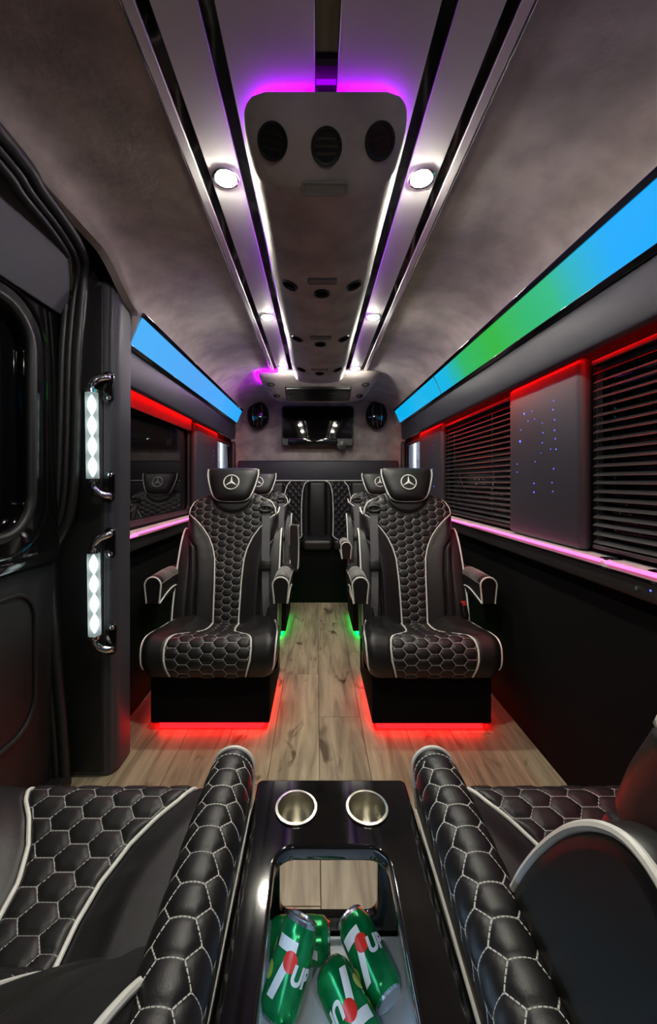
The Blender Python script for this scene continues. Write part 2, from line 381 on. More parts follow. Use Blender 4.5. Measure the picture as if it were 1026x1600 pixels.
# ================================================================ SLIDING DOOR (left foreground)
def sliding_door():
    # structure around the opening: window band, lower panel, header
    X = -0.955
    d = struct('door_1', plate([[(-0.5, 0.86), (1.40, 0.86), (1.40, 1.745), (-0.5, 1.745)], rrect(-0.4, 1.25, 0.95, 1.67, 0.13, 10)], 0.05, 0.012, YZ(X)), 'gloss_black', label='closed black sliding door with a rounded window')
    ob('pane', plate([rrect(-0.42, 1.27, 0.93, 1.69, 0.14, 10)], 0.006, 0, YZ(X-0.02)), 'pane', d)
    g = [(X+0.028, y, z) for y, z in rrect(-0.4, 1.25, 0.95, 1.67, 0.13, 10)]
    m = MB(); m.tube(g, 0.016, 10, closed=True); ob('window_gasket', m.mesh(), 'rubber', d)
    g = [(X+0.026, y, z) for y, z in rrect(-0.46, 1.32, 0.89, 1.715, 0.16, 10)]
    m = MB(); m.tube(g, 0.007, 8, closed=True); ob('gasket_lip', m.mesh(), 'gloss_black', d)
    # lower trim panel with moulded pocket
    ob('lower_panel', rbox(-1.03, -0.955, -0.5, 1.42, 0.0, 0.90, 0.02), 'grey_vinyl_dark' if 'grey_vinyl_dark' in M else 'vinyl', d)
    pk = rrect(0.2, 1.30, 0.30, 0.76, 0.10, 8)
    m = MB(); m.tube([(-0.952, y, z) for y, z in pk], 0.008, 8, closed=True); ob('pocket_rim', m.mesh(), 'vinyl', d)
    # belt ledge between glass and lower panel
    ob('belt_ledge', rbox(-0.99, -0.925, -0.5, 1.385, 0.825, 0.885, 0.02), 'gloss_black', d)
    # header panel above the glass, tilted inward
    top = cat([(-0.5, .27), (0.85, .27), (1.05, .262), (1.18, .235), (1.28, .19), (1.345, .13), (1.385, .06), (1.395, 0.0)], 6)
    lo = [(-0.5, 0.0)]
    b = Vector((0.10, 0, 0.19)).normalized()
    h = plate([lo[::-1]+[p for p in top]], 0.02, 0.004, frame((-0.925, 0, 1.722), (0, 1, 0), b, (b.z, 0, -b.x)))
    ob('header_panel', h, 'header', d)
    rim = [Vector((-0.925, 0, 1.722))+Vector((0, p[0], 0))+b*p[1]+Vector((b.z, 0, -b.x))*0.006 for p in top]
    m = MB(); m.tube(rim, 0.010, 8); ob('header_bead', m.mesh(), 'gloss_black', d)
    # body flange behind the seal
    # weather seal: three parallel rubber ridges following the opening
    path = [(-0.715, 0.2, 1.915), (-0.72, 0.875, 1.913), (-0.748, 1.04, 1.915), (-0.775, 1.20, 1.915), (-0.805, 1.32, 1.905), (-0.838, 1.385, 1.87), (-0.856, 1.40, 1.76),
            (-0.872, 1.402, 1.57), (-0.878, 1.402, 1.30), (-0.886, 1.402, 1.10), (-0.905, 1.402, 0.98), (-0.955, 1.402, 0.88), (-0.975, 1.402, 0.80), (-0.955, 1.402, 0.54), (-0.925, 1.402, 0.20), (-0.915, 1.402, 0.02)]
    for off, r in ((0.0, 0.017), (0.026, 0.012), (0.047, 0.012)):
        pts = [(p[0]-off*(1.0 if p[2] < 1.86 else 0.8), p[1]-off*(0.30), p[2]-(off*0.6 if p[2] > 1.86 else 0)) for p in path]
        m = MB(); m.tube(cat(pts, 6), r, 10); ob('weather_seal', m.mesh(), 'rubber', d)
    # pillar body between the seal and the glass
    sec = [(-0.5, 1.76), (1.40, 1.76), (1.40, 1.945), (-0.5, 1.945)]
    mb = MB(); mb.box(-1.06, -0.99, -0.5, 1.46, 0.0, 2.0); ob('door_skin', mb.mesh(), 'vinyl', d)
    mb = MB(); mb.loft([[(-1.0, 1.40, z), (x, 1.412, z), (x, 1.47, z), (-1.0, 1.47, z)] for x, z in
                        ((-0.925, 0.0), (-0.955, 0.54), (-0.975, 0.80), (-0.955, 0.88), (-0.905, 0.98), (-0.88, 1.2), (-0.872, 1.57), (-0.84, 1.85), (-0.80, 1.93), (-0.76, 1.99))])
    ob('door_post', mb.mesh(), 'semi_black', d)
    # threshold
    ob('threshold', rbox(-0.99, -0.90, -0.5, 1.42, 0.0, 0.05, 0.01), 'rubber', d)
sliding_door()

# pillar behind the door opening that carries the grab handles
def handle_pillar():
    rows = []
    for z, xi, dz in ((0.0, -0.765, 0), (0.9, -0.765, 0), (1.45, -0.762, 0), (1.70, -0.76, 0), (1.80, -0.757, 0), (1.85, -0.757, 0.055)):
        rows.append([(-0.985, 1.455, z+dz*1.25), (xi-0.028, 1.455, z+dz*0.5), (xi-0.008, 1.47, z+dz*.25), (xi, 1.50, z), (xi, 1.585, z), (-0.985, 1.585, z+dz)])
    m = MB(); m.loft(rows)
    o = struct('trim_4', m.mesh(), 'grey_vinyl', label='padded black pillar beside the sliding door that carries the grab handles')
    bm = bmesh.new(); bm.from_mesh(o.data)
    bmesh.ops.bevel(bm, geom=[e for e in bm.edges if e.calc_face_angle(0) > 0.6], offset=0.008, segments=3, affect='EDGES', clamp_overlap=True); bm.to_mesh(o.data); bm.free()
    smooth_by_angle(o.data)
    ob('facing', rbox(-0.965, -0.805, 1.447, 1.46, 0.02, 1.86, 0.006), 'vinyl', o)
handle_pillar()

# padded window pillars
def pad(n, s, a, b, label, stars):
    X = AX+s*(XW+0.005)
    x0, x1 = sorted((X-s*0.050, X))
    p = struct('trim_%d' % n, rbox(x0, x1, a, b, 0.888, 1.535, 0.022, 4), 'grey_vinyl', label=label)
    if stars:
        sm = MB(); sm.lathe([(0.0002, -.001), (.0022, 0), (.0016, .0015), (.0002, .0022)], 8, frame((0, 0, 0), (0, 1, 0), (0, 0, 1), (-s, 0, 0)))
        me = sm.mesh()
        rnd = random.Random(n)
        for (u, v, k) in stars:
            o = ob('star_light', me, 'led_blue', p, loc=(X-s*0.050, a+(b-a)*u, 0.888+0.647*v)); o.scale = (1, k, k)
STAR = [(.72, .80, 2.2), (.60, .80, 1), (.66, .745, 1), (.56, .745, .9), (.78, .70, .8), (.79, .625, 2.6), (.30, .82, 1.1), (.31, .77, 1.3), (.29, .71, 1), (.45, .71, .8), (.44, .65, 1), (.29, .65, 1.2), (.45, .59, 1),
        (.28, .60, 1), (.34, .545, .9), (.27, .54, 1.2), (.47, .53, .7), (.55, .48, .8), (.84, .475, .9), (.84, .42, 1), (.30, .43, 1.1), (.57, .345, 1.2), (.57, .29, 1.6), (.32, .35, .9), (.31, .30, 1)]
pad(5, 1, 1.28, 1.76, 'wide charcoal pillar pad dotted with blue star lights between the two blinds', STAR)
pad(6, 1, 2.71, 3.29, 'charcoal pillar pad behind the right swivel seat next to the far blind', [(.3, .78, 1.2), (.35, .5, 1.8), (.5, .7, 1), (.28, .3, 2)])
pad(7, -1, 2.70, 3.29, 'charcoal pillar pad with blue star lights behind the left swivel seat', [(.75, .74, 1), (.74, .68, 1.4), (.72, .6, 1), (.75, .52, 1.2), (.74, .45, 1.6), (.6, .40, 2), (.73, .36, 2), (.6, .3, 1.6), (.75, .25, 1.2)])
pad(8, 1, 3.975, 4.025, 'narrow charcoal pad at the right rear corner', None)
pad(9, -1, 3.975, 4.025, 'narrow charcoal pad at the left rear corner', None)

# ================================================================ VALANCES, LIT PANELS, LEDGES
def side_fittings(s, y0, side, panel_mat, splits):
    y1 = 3.73
    # padded valance
    prof = cat([(.800, 1.668), (.792, 1.64), (.793, 1.58), (.800, 1.53), (.808, 1.521), (.832, 1.521)], 4)+[(.834, 1.668)]
    t = thing('window_valance', 'long padded charcoal valance above the %s windows' % side, 'valance', (AX, 0, 0), 0, 'padded window valances')
    rows = []
    ys = [y0, y0+0.01]+list(np.linspace(y0+0.3, y1-0.08, 8))+[y1-0.05, y1-0.03, y1-0.015, y1]
    for y in ys:
        k = max(0.0, (y-(y1-0.06))/0.06); k = k*k
        rows.append([(s*(w+(.83-w)*k*0.9), y, z+(1.63-z)*k*0.35) for w, z in prof])
    m = MB(); m.loft(rows); ob('pad', m.mesh(), 'grey_vinyl', t)
    m = MB(); xs = sorted((s*.836, s*.846)); m.box(xs[0], xs[1], y0+.02, y1-.02, 1.556, 1.568); ob('red_led_strip', m.mesh(), 'led_red', t)
    if s < 0: ob('added_reflector', rbox(-.899, -.893, 1.64, 2.69, 1.468, 1.585, .002, 1), 'header', t)  # board added to catch the red strip's glow above the left window
    # lit panel
    t = thing('light_panel', {'left': 'blue backlit strip panel over the left valance', 'right': 'blue and green backlit strip panel over the right valance'}[side], 'light panel', (AX, 0, 0))
    A = Vector((s*.735, 0, 1.812)); B = Vector((s*.797, 0, 1.672)); d = (B-A).normalized(); n = Vector((-s*d.z*s, 0, d.x*s*s)); n = Vector((d.z, 0, -d.x))
    if n.x*s > 0: n = -n
    L = (B-A).length
    def slab(a, b, ya, yb, th, off, r=0.002):
        me = plate([[(ya, a), (yb, a), (yb, b), (ya, b)]], th, r, frame(A+n*off, (0, 1, 0), d, n)); return me
    for ya, yb in splits: ob('lit_acrylic', slab(.016, L-.014, ya+.004, yb-.004, .006, .0), panel_mat, t)
    ob('upper_rail', slab(-.004, .016, y0, y1, .014, .001), 'gloss_black', t)
    ob('lower_rail', slab(L-.016, L+.004, y0, y1, .014, .001), 'gloss_black', t)
    # ledge with a pink edge light
    t = thing('window_ledge', 'pale window ledge with a glowing pink edge along the %s wall' % side, 'ledge', (AX, 0, 0), 0, 'pink lit window ledges')
    yl = 1.59 if s < 0 else YF
    loop = [(s*.835, yl), (s*.835, y1+.2), (s*.915, y1+.2), (s*.915, yl)]
    holes = []
    cups = [(.868, 1.155), (.868, 0.985)] if s > 0 else []
    # the ledge is wider where the holders sit
    holes = [circle(s*.866, cy, .0245) for _, cy in cups]
    ob('ledge_board', plate([loop]+holes, .020, .002, XY(.875)), 'ledge', t)
    for _, cy in cups:
        m = MB(); m.lathe([(.028, .0), (.028, .003), (.0238, .003), (.0225, -.028), (.002, -.029)], 24); ob('cup_holder', m.mesh(), 'chrome', t, loc=(s*.866, cy, .885))
    m = MB()
    if s > 0: segs = [(YF, 1.13, 0), (1.155, 2.10, .0), (2.11, 3.7, -.004)]
    else: segs = [(1.60, 1.74, -.006), (1.745, 3.7, 0)]
    for a, b, dz in segs:
        m = MB(); m.tube([(s*.831, a, .883+dz), (s*.831, b, .883+dz)], .0055, 8); ob('pink_led_strip', m.mesh(), 'led_pink', t)
    xs = sorted((s*.850, s*.915)); ob('ledge_support', rbox(xs[0], xs[1], yl, y1+.2, .80, .864, .01), 'vinyl', t)
    if s > 0:
        m = MB(); m.lathe([(.0005, 0), (.006, 0), (.006, .004), (.0005, .005)], 12, frame((s*.850, 1.04, .83), (0, 1, 0), (0, 0, 1), (-1, 0, 0))); ob('push_button', m.mesh(), 'chrome', t)
        m = MB(); m.lathe([(.0004, 0), (.003, 0), (.0004, .003)], 8, frame((s*.850, 1.00, .835), (0, 1, 0), (0, 0, 1), (-1, 0, 0))); ob('pilot_light', m.mesh(), 'led_blue', t)
side_fittings(1, YF, 'right', 'light_right', [(YF, 2.48), (2.50, 3.72)])
side_fittings(-1, 1.59, 'left', 'light_left', [(1.59, 3.72)])

# ================================================================ VENETIAN BLINDS
def blind(a, b, label):
    t = thing('venetian_blind', label, 'blind', (AX+0.893, (a+b)/2, .90), 0, 'venetian blinds')
    L = b-a; N = 21; pitch = .0272
    row = []
    tilt = math.radians(34)
    rows = []
    for y in (-L/2, L/2):
        r = []
        for k in range(5):
            q = -1+2*k/4; u = q*.0125; v = .0016*(1-q*q)
            r.append((u*math.cos(tilt)-v*math.sin(tilt), y, u*math.sin(tilt)+v*math.cos(tilt)))
        for k in range(4, -1, -1):
            q = -1+2*k/4; u = q*.0125; v = .0016*(1-q*q)-.0006
            r.append((u*math.cos(tilt)-v*math.sin(tilt), y, u*math.sin(tilt)+v*math.cos(tilt)))
        rows.append(r)
    m = MB(); m.loft(rows); me = m.mesh()
    for i in range(N): ob('slat', me, 'slat', t, loc=(0, 0, .028+i*pitch), rot=(random.uniform(-.002, .002), 0, 0))
    ob('bottom_rail', rbox(-.012, .012, -L/2, L/2, .002, .014, .003), 'slat', t)
    ob('head_rail', rbox(-.015, .015, -L/2, L/2, .594, .612, .003), 'slat', t)
    for q in (-.30, .30):
        m = MB(); m.tube([(-.0125, q*L, .005), (-.0125, q*L, .60)], .0008, 5); ob('lift_cord', m.mesh(), 'cord', t)
blind(-0.40, 1.255, 'black venetian blind at the right foreground window before the star pad')
blind(1.785, 2.69, 'black venetian blind between the star pad and the right swivel seat')

# ================================================================ OUTSIDE LAMPS seen through the rear quarter windows
def ground():
    m = MB(); m.box(-9, 9, -5, 12, -.70, -.62); struct('ground', m.mesh(), mat('dark_concrete', (.06, .06, .06), .85, noise=(2, .3)), label='dark concrete ground outside the van')
ground()
def outside_tube(s, label):
    t = thing('tube_lamp', label, 'lamp', (AX+s*1.10, 4.48, -.62), s*PI/2, 'tube lamps outside')
    ob('base', rbox(-.12, .12, -.14, .14, 0, .03, .008), 'semi_black', t)
    ob('post', rbox(-.015, .015, -.015, .015, .02, 1.50, .004), 'semi_black', t)
    ob('housing', rbox(-.03, .03, -.16, .16, 1.45, 2.30, .01), 'panel_white', t)
    for k, dy in enumerate((-.12, -.02, .12)):
        m = MB(); m.tube([(-s*.045, dy, 1.48), (-s*.045, dy, 2.27)], .018 if k != 1 else .010, 8); ob('tube', m.mesh(), 'tube', t)
outside_tube(-1, 'bright white tube lamp outside the left rear quarter window')
outside_tube(1, 'bright white tube lamp outside the right rear quarter window')
#--CEILING FITTINGS--
# ================================================================ DOWNLIGHTS
def downlight(x, y, label, flip=False):
    t = thing('downlight', label, 'light', (x, y, ZC), 0, 'round recessed downlights')
    m = MB(); m.lathe([(.036, 0), (.0365, -.003), (.034, -.005), (.029, -.004), (.0285, 0)], 28); ob('trim_ring', DL.setdefault('r', m.mesh()), 'chrome', t)
    m = MB(); m.lathe([(.0005, -.014), (.010, -.0132), (.019, -.0105), (.025, -.0065), (.0285, -.001), (.0285, 0), (.0005, 0)], 28); ob('lens', DL.setdefault('l', m.mesh()), 'downlight', t)
DL = {}
for y, word in ((1.038, 'nearest'), (1.914, 'middle'), (2.78, 'farthest')):
    for s, side in ((-1, 'left'), (1, 'right')):
        downlight(AX+s*.264, y, '%s lit round downlight to the %s of the roof duct' % (word, side))
for s, side in ((-1, 'left'), (1, 'right')):  # unseen pair added behind the camera to brighten the near seats
    downlight(AX+s*.264, -0.70, 'added unseen %s fill downlight behind the near seats' % side)

# ================================================================ ROOF DUCT
SEAMS = [0.905, 1.41, 1.92, 2.44]
def duct_depth(y):
    nose = 0.128*math.sin(min(1, max(0, (y-0.785)/0.125))*PI/2)**1.0
    if y <= SEAMS[0]: return nose
    k = max(i for i in range(4) if y > SEAMS[i]); y0 = SEAMS[k]; y1 = SEAMS[k+1] if k < 3 else 2.9
    if k == 3: return 0.122-0.060*((y-y0)/(y1-y0))
    return 0.118 + 0.010*((y-y0)/(y1-y0))
def duct_hw(y):
    a = min(1, max(0, (y-0.785)/0.07)); return 0.125+0.055*math.sqrt(1-(1-a)**2)
ZT = 1.916
def duct_pt(y, u):            # u -1..1 across
    hw, dp = duct_hw(y), duct_depth(y)
    a = u*PI/2; x = hw*math.copysign(abs(math.sin(a))**0.86, a); z = ZT-dp*(abs(math.cos(a))**0.72 if abs(u) < 1 else 0)
    return Vector((x, y, z))
def roof_duct():
    t = thing('roof_air_duct', 'suede covered roof air duct with round vents and violet edge light', 'air duct', (AX, 0, 0))
    ys = list(np.linspace(.785, .905, 14))
    for k in range(4):
        y0 = SEAMS[k]; y1 = SEAMS[k+1] if k < 3 else 2.86
        ys += [y0+.004]+list(np.linspace(y0+.03, y1, 8))
    rows = []
    for y in ys:
        r = [duct_pt(y, -1+2*k/32) for k in range(33)]
        rows.append(r)
    m = MB(); m.loft(rows); ob('duct_body', m.mesh(), 'suede', t)
    for i, y0 in enumerate(SEAMS[:3]):
        m = MB(); m.tube([duct_pt(y0+.002, -0.93+1.86*k/30)+Vector((0, 0, .0005)) for k in range(31)], .0028, 6); ob('seam', m.mesh(), 'suede', t)
    # violet strip in the gap above the duct
    pts = [(-.172, 2.84, 1.926), (-.172, .90, 1.926), (-.165, .85, 1.926), (-.145, .82, 1.926), (-.12, .808, 1.926), (.12, .808, 1.926), (.145, .82, 1.926), (.165, .85, 1.926), (.172, .90, 1.926), (.172, 2.84, 1.926)]
    m = MB(); m.tube(pts, .0045, 6); ob('violet_led_strip', m.mesh(), 'led_magenta', t)
    ob('spacer', rbox(-.10, .10, .86, 2.84, 1.90, 1.941, .003, 1), 'semi_black', t)
    def vent(y, x, R, tilt=0.0):
        u = math.copysign((min(1, abs(x)/duct_hw(y)))**(1/0.86), x); u = 2/PI*math.asin(max(-1, min(1, u)))
        p = duct_pt(y, u); e = .004
        du = (duct_pt(y, u+.02)-duct_pt(y, u-.02)).normalized(); dv = (duct_pt(y+e, u)-duct_pt(y-e, u)).normalized()
        n = du.cross(dv).normalized()
        if n.z > 0: n = -n
        b = n.cross(du).normalized()
        f = frame(p, du, b, n)
        m = MB(); m.lathe([(R*.98, -.004), (R, .001), (R*.95, .0045), (R*.80, .0035), (R*.74, -.004), (R*.74, -.012)], 28, f); v = ob('vent_ring', m.mesh(), 'vent', t)
        m = MB(); m.lathe([(.0005, .0016), (R*.80, .0016), (R*.80, -.002), (.0005, -.002)], 24, f); ob('vent_back', m.mesh(), 'vent', v)
        for k in (-1, 0, 1):
            m = MB(); w = math.sqrt(1-(k*.5)**2)*R*.72
            c = k*R*.36
            m.add([f @ Vector(q) for q in ((-w, c-.002, .0015), (w, c-.002, .0015), (w, c+.003, .0045), (-w, c+.003, .0045), (-w, c-.003, .0005), (w, c-.003, .0005), (w, c+.002, .0035), (-w, c+.002, .0035))],
                  [(0,1,2,3),(7,6,5,4),(0,4,5,1),(3,2,6,7),(0,3,7,4),(1,5,6,2)]); ob('vent_louvre', m.mesh(), 'vent', v)
    for x in (-.115, 0.002, .118): vent(.832 if x else .838, x, .034)
    for y in (1.345, 1.85, 2.36):
        for x in (-.112, 0, .112): vent(y if x else y+.022, x, .029)
    for y, wd, dp in ((.883, .054, .014), (1.285, .050, .016), (1.79, .050, .016), (2.30, .050, .016)):
        p = duct_pt(y, 0)
        dv = (duct_pt(y+.004, 0)-duct_pt(y-.004, 0)).normalized(); n = Vector((1, 0, 0)).cross(dv)
        if n.z > 0: n = -n
        f = frame(p+n*.002, (1, 0, 0), dv, n)
        fr = ob('dome_light', plate([rrect(-wd, wd, -dp, dp, .009), rrect(-wd*.86, wd*.86, -dp*.62, dp*.62, .005)], .008, .002, f), 'lens_grey', t)
        ob('dome_lens', plate([rrect(-wd*.88, wd*.88, -dp*.66, dp*.66, .005)], .004, .001, f), 'lens_grey', fr)
roof_duct()

# ================================================================ REAR AIR CONDITIONER
def rear_ac():
    t = thing('air_conditioner', 'wide suede wrapped roof air conditioner with black intake grille above the television', 'air conditioner', (AX-.005, 0, 0))
    rows = []; tab = [(2.86, .43, .012), (2.875, .452, .022), (2.95, .462, .040), (3.10, .455, .078), (3.25, .43, .118), (3.32, .41, .136), (3.36, .39, .142), (3.39, .37, .130), (3.40, .35, .10)]
    for y, hw, dp in tab:
        r = []
        for k in range(41):
            a = (-1+2*k/40)*PI/2; r.append((hw*math.copysign(abs(math.sin(a))**.42, a), y, 1.95-dp*(abs(math.cos(a))**.30)))
        rows.append(r)
    m = MB(); m.loft(rows); ob('shell', m.mesh(), 'suede', t)
    def zb(y): return 1.95-float(np.interp(y, [a[0] for a in tab], [a[2] for a in tab]))
    y0, y1 = 3.08, 3.31; A = Vector((0, y0, zb(y0))); B = Vector((0, y1, zb(y1))); d = (B-A).normalized(); n = Vector((0, d.z, -d.y)); L = (B-A).length
    g = ob('intake_grille', plate([rrect(-.268, .268, -.01, L, .012)], .010, .003, frame(A+n*.003, (1, 0, 0), d, n)), 'vent', t)
    for k in range(9):
        m = MB(); q = A+d*(.01+k*(L-.03)/8)+n*.009
        m.tube([q+Vector((-.255, 0, 0)), q+Vector((.255, 0, 0))], .003, 6); ob('grille_bar', m.mesh(), 'semi_black', g)
    for x in (-.375, .375):
        for y in (3.05, 3.24):
            xx = x*(1 if y < 3.1 else .93)
            m = MB(); m.lathe([(.030, -.006), (.031, .0), (.027, .004), (.020, .002), (.018, -.004), (.0005, -.004)], 20, frame((xx, y, zb(y)+.004), (1, 0, 0), d, n)); ob('vent_ring', m.mesh(), 'vent', t)
    m = MB(); m.lathe([(.0005, 0), (.05, 0), (.05, .004), (.0005, .004)], 4, frame((0, 3.375, 1.806), (1, 0, 0), d*0.25, n)); ob('badge', m.mesh(), 'lens_grey', t)
    m = MB(); m.tube([(-.30, 2.850, 1.936), (-.44, 2.850, 1.936), (-.468, 2.90, 1.938), (-.474, 3.0, 1.938), (-.472, 3.12, 1.938), (-.45, 3.25, 1.938)], .004, 6); ob('violet_led_strip', m.mesh(), 'led_violet_hot', t)
rear_ac()

# ================================================================ TELEVISION, SPEAKERS, HEADBOARD ON THE REAR WALL
def television():
    Yt = 3.90; c = px(496, 663, Yt)
    t = thing('television', 'black television with reflections mounted on the suede rear wall', 'television', (c.x, Yt, 1.475)); t.rotation_euler.x = math.radians(0.5)
    H = .405; W = .365
    ob('casing', plate([rrect(-W, W, 0, H, .03)], .05, .008, XZ(0)), 'semi_black', t)
    ob('screen', plate([rrect(-W+.012, W-.012, .075, H-.014, .02)], .006, .001, XZ(-.025)), 'screen', t)
    ob('sound_bar', rbox(-.30, .20, -.045, .0, .010, .085, .012), 'gloss_black', t)
    m = MB(); m.lathe([(.0005, 0), (.045, 0), (.05, .012), (.045, .03), (.0005, .035)], 24, frame((.24, -.024, .005), (1, 0, 0), (0, 0, 1), (0, -1, 0))); ob('sensor_dome', m.mesh(), 'semi_black', t)
    ob('wall_bracket', rbox(-.15, .15, .015, .13, .10, .32, .01), 'semi_black', t)
television()
def speaker(xp, yp, label):
    Y = 3.885; c = px(xp, yp, Y)
    t = thing('oval_speaker', label, 'speaker', (c.x, Y, c.z-.135), 0, 'oval wall speakers')
    rows = []
    for k, (q, yy) in enumerate(((1.0, .075), (1.0, .02), (.97, -.005), (.88, -.022), (.7, -.036), (.45, -.045), (.2, -.048), (.03, -.049))):
        rows.append([(.105*q*math.cos(2*PI*j/32), yy, .135+.138*q*math.sin(2*PI*j/32)) for j in range(32)])
    m = MB(); m.loft(rows); ob('cabinet', m.mesh(), 'gloss_black', t)
    m = MB(); m.tube([(.104*math.cos(2*PI*j/40), -.004, .135+.137*math.sin(2*PI*j/40)) for j in range(40)], .006, 8, closed=True); ob('surround', m.mesh(), 'semi_black', t)
    for s in (-1, 1):
        pts = []
        for k in range(15):
            a = -1.05+2.1*k/14; x = s*(.030+.016*math.cos(a*1.2)); z = math.sin(a)*.115
            q = math.hypot(x/.105, z/.138); y = float(np.interp(q, [.03, .2, .45, .7, .88, .97, 1], [-.049, -.048, -.045, -.036, -.022, -.005, .02])); pts.append((x, y-.002, .135+z))
        m = MB(); m.tube(pts, .0035, 6); ob('chrome_strip', m.mesh(), 'chrome', t)
speaker(403, 649, 'black oval speaker on the rear wall in violet light')
speaker(588, 649, 'black oval speaker on the rear wall right of the television')
def headboard():
    t = thing('rear_headboard', 'wide charcoal padded board on the rear wall above the bench', 'panel', (AX, 3.99, 1.12))
    ob('pad', rbox(-.83, .83, -.035, .035, 0, .215, .02), 'grey_vinyl', t)
    m = MB(); m.tube([(-.82, -.028, .205), (.82, -.028, .205)], .004, 8); ob('piping', m.mesh(), 'rubber', t)
headboard()
#--CHAIRS--
# ================================================================ QUILTED UPHOLSTERY
def hex_dist(x, t, w, h, t0=0.0):
    cx = .75*w; best = np.full(np.shape(x), -1.0)
    c0 = np.round(x/cx)
    for dc in (-1, 0, 1):
        c = c0+dc; odd = np.mod(c, 2)*h/2
        r = np.round((t-t0-odd)/h)
        dx = np.abs(x-c*cx); dy = np.abs(t-t0-odd-r*h)
        nn = math.hypot(h/2, w/4)
        d = np.minimum(h/2-dy, (h/2*w/2-(h/2*dx+w/4*dy))/nn)
        best = np.maximum(best, d)
    return np.maximum(best, 0)
def hex_edges(x0, x1, t0, t1, w, h, off=0.0):
    cx = .75*w; out = []
    for c in range(int(math.floor(x0/cx))-1, int(math.ceil(x1/cx))+2):
        for r in range(int(math.floor((t0-off)/h))-1, int(math.ceil((t1-off)/h))+2):
            X = c*cx; T = off+(r+.5*(c % 2))*h
            out += [((X-w/4, T+h/2), (X+w/4, T+h/2)), ((X+w/4, T+h/2), (X+w/2, T)), ((X+w/2, T), (X+w/4, T-h/2))]
    return out
class Profile:
    def __init__(s, pts, sign):
        P = np.array(cat(pts, 16)); d = np.r_[0, np.cumsum(np.hypot(*np.diff(P, axis=0).T))]
        s.L = d[-1]; s.d = d; s.P = P; s.sign = sign
    def at(s, t):
        y = np.interp(t, s.d, s.P[:, 0]); z = np.interp(t, s.d, s.P[:, 1]); e = .012
        ty = np.interp(t+e, s.d, s.P[:, 0])-np.interp(t-e, s.d, s.P[:, 0]); tz = np.interp(t+e, s.d, s.P[:, 1])-np.interp(t-e, s.d, s.P[:, 1])
        n = np.maximum(np.hypot(ty, tz), 1e-9); ty, tz = ty/n, tz/n
        return y, z, s.sign*tz, -s.sign*ty
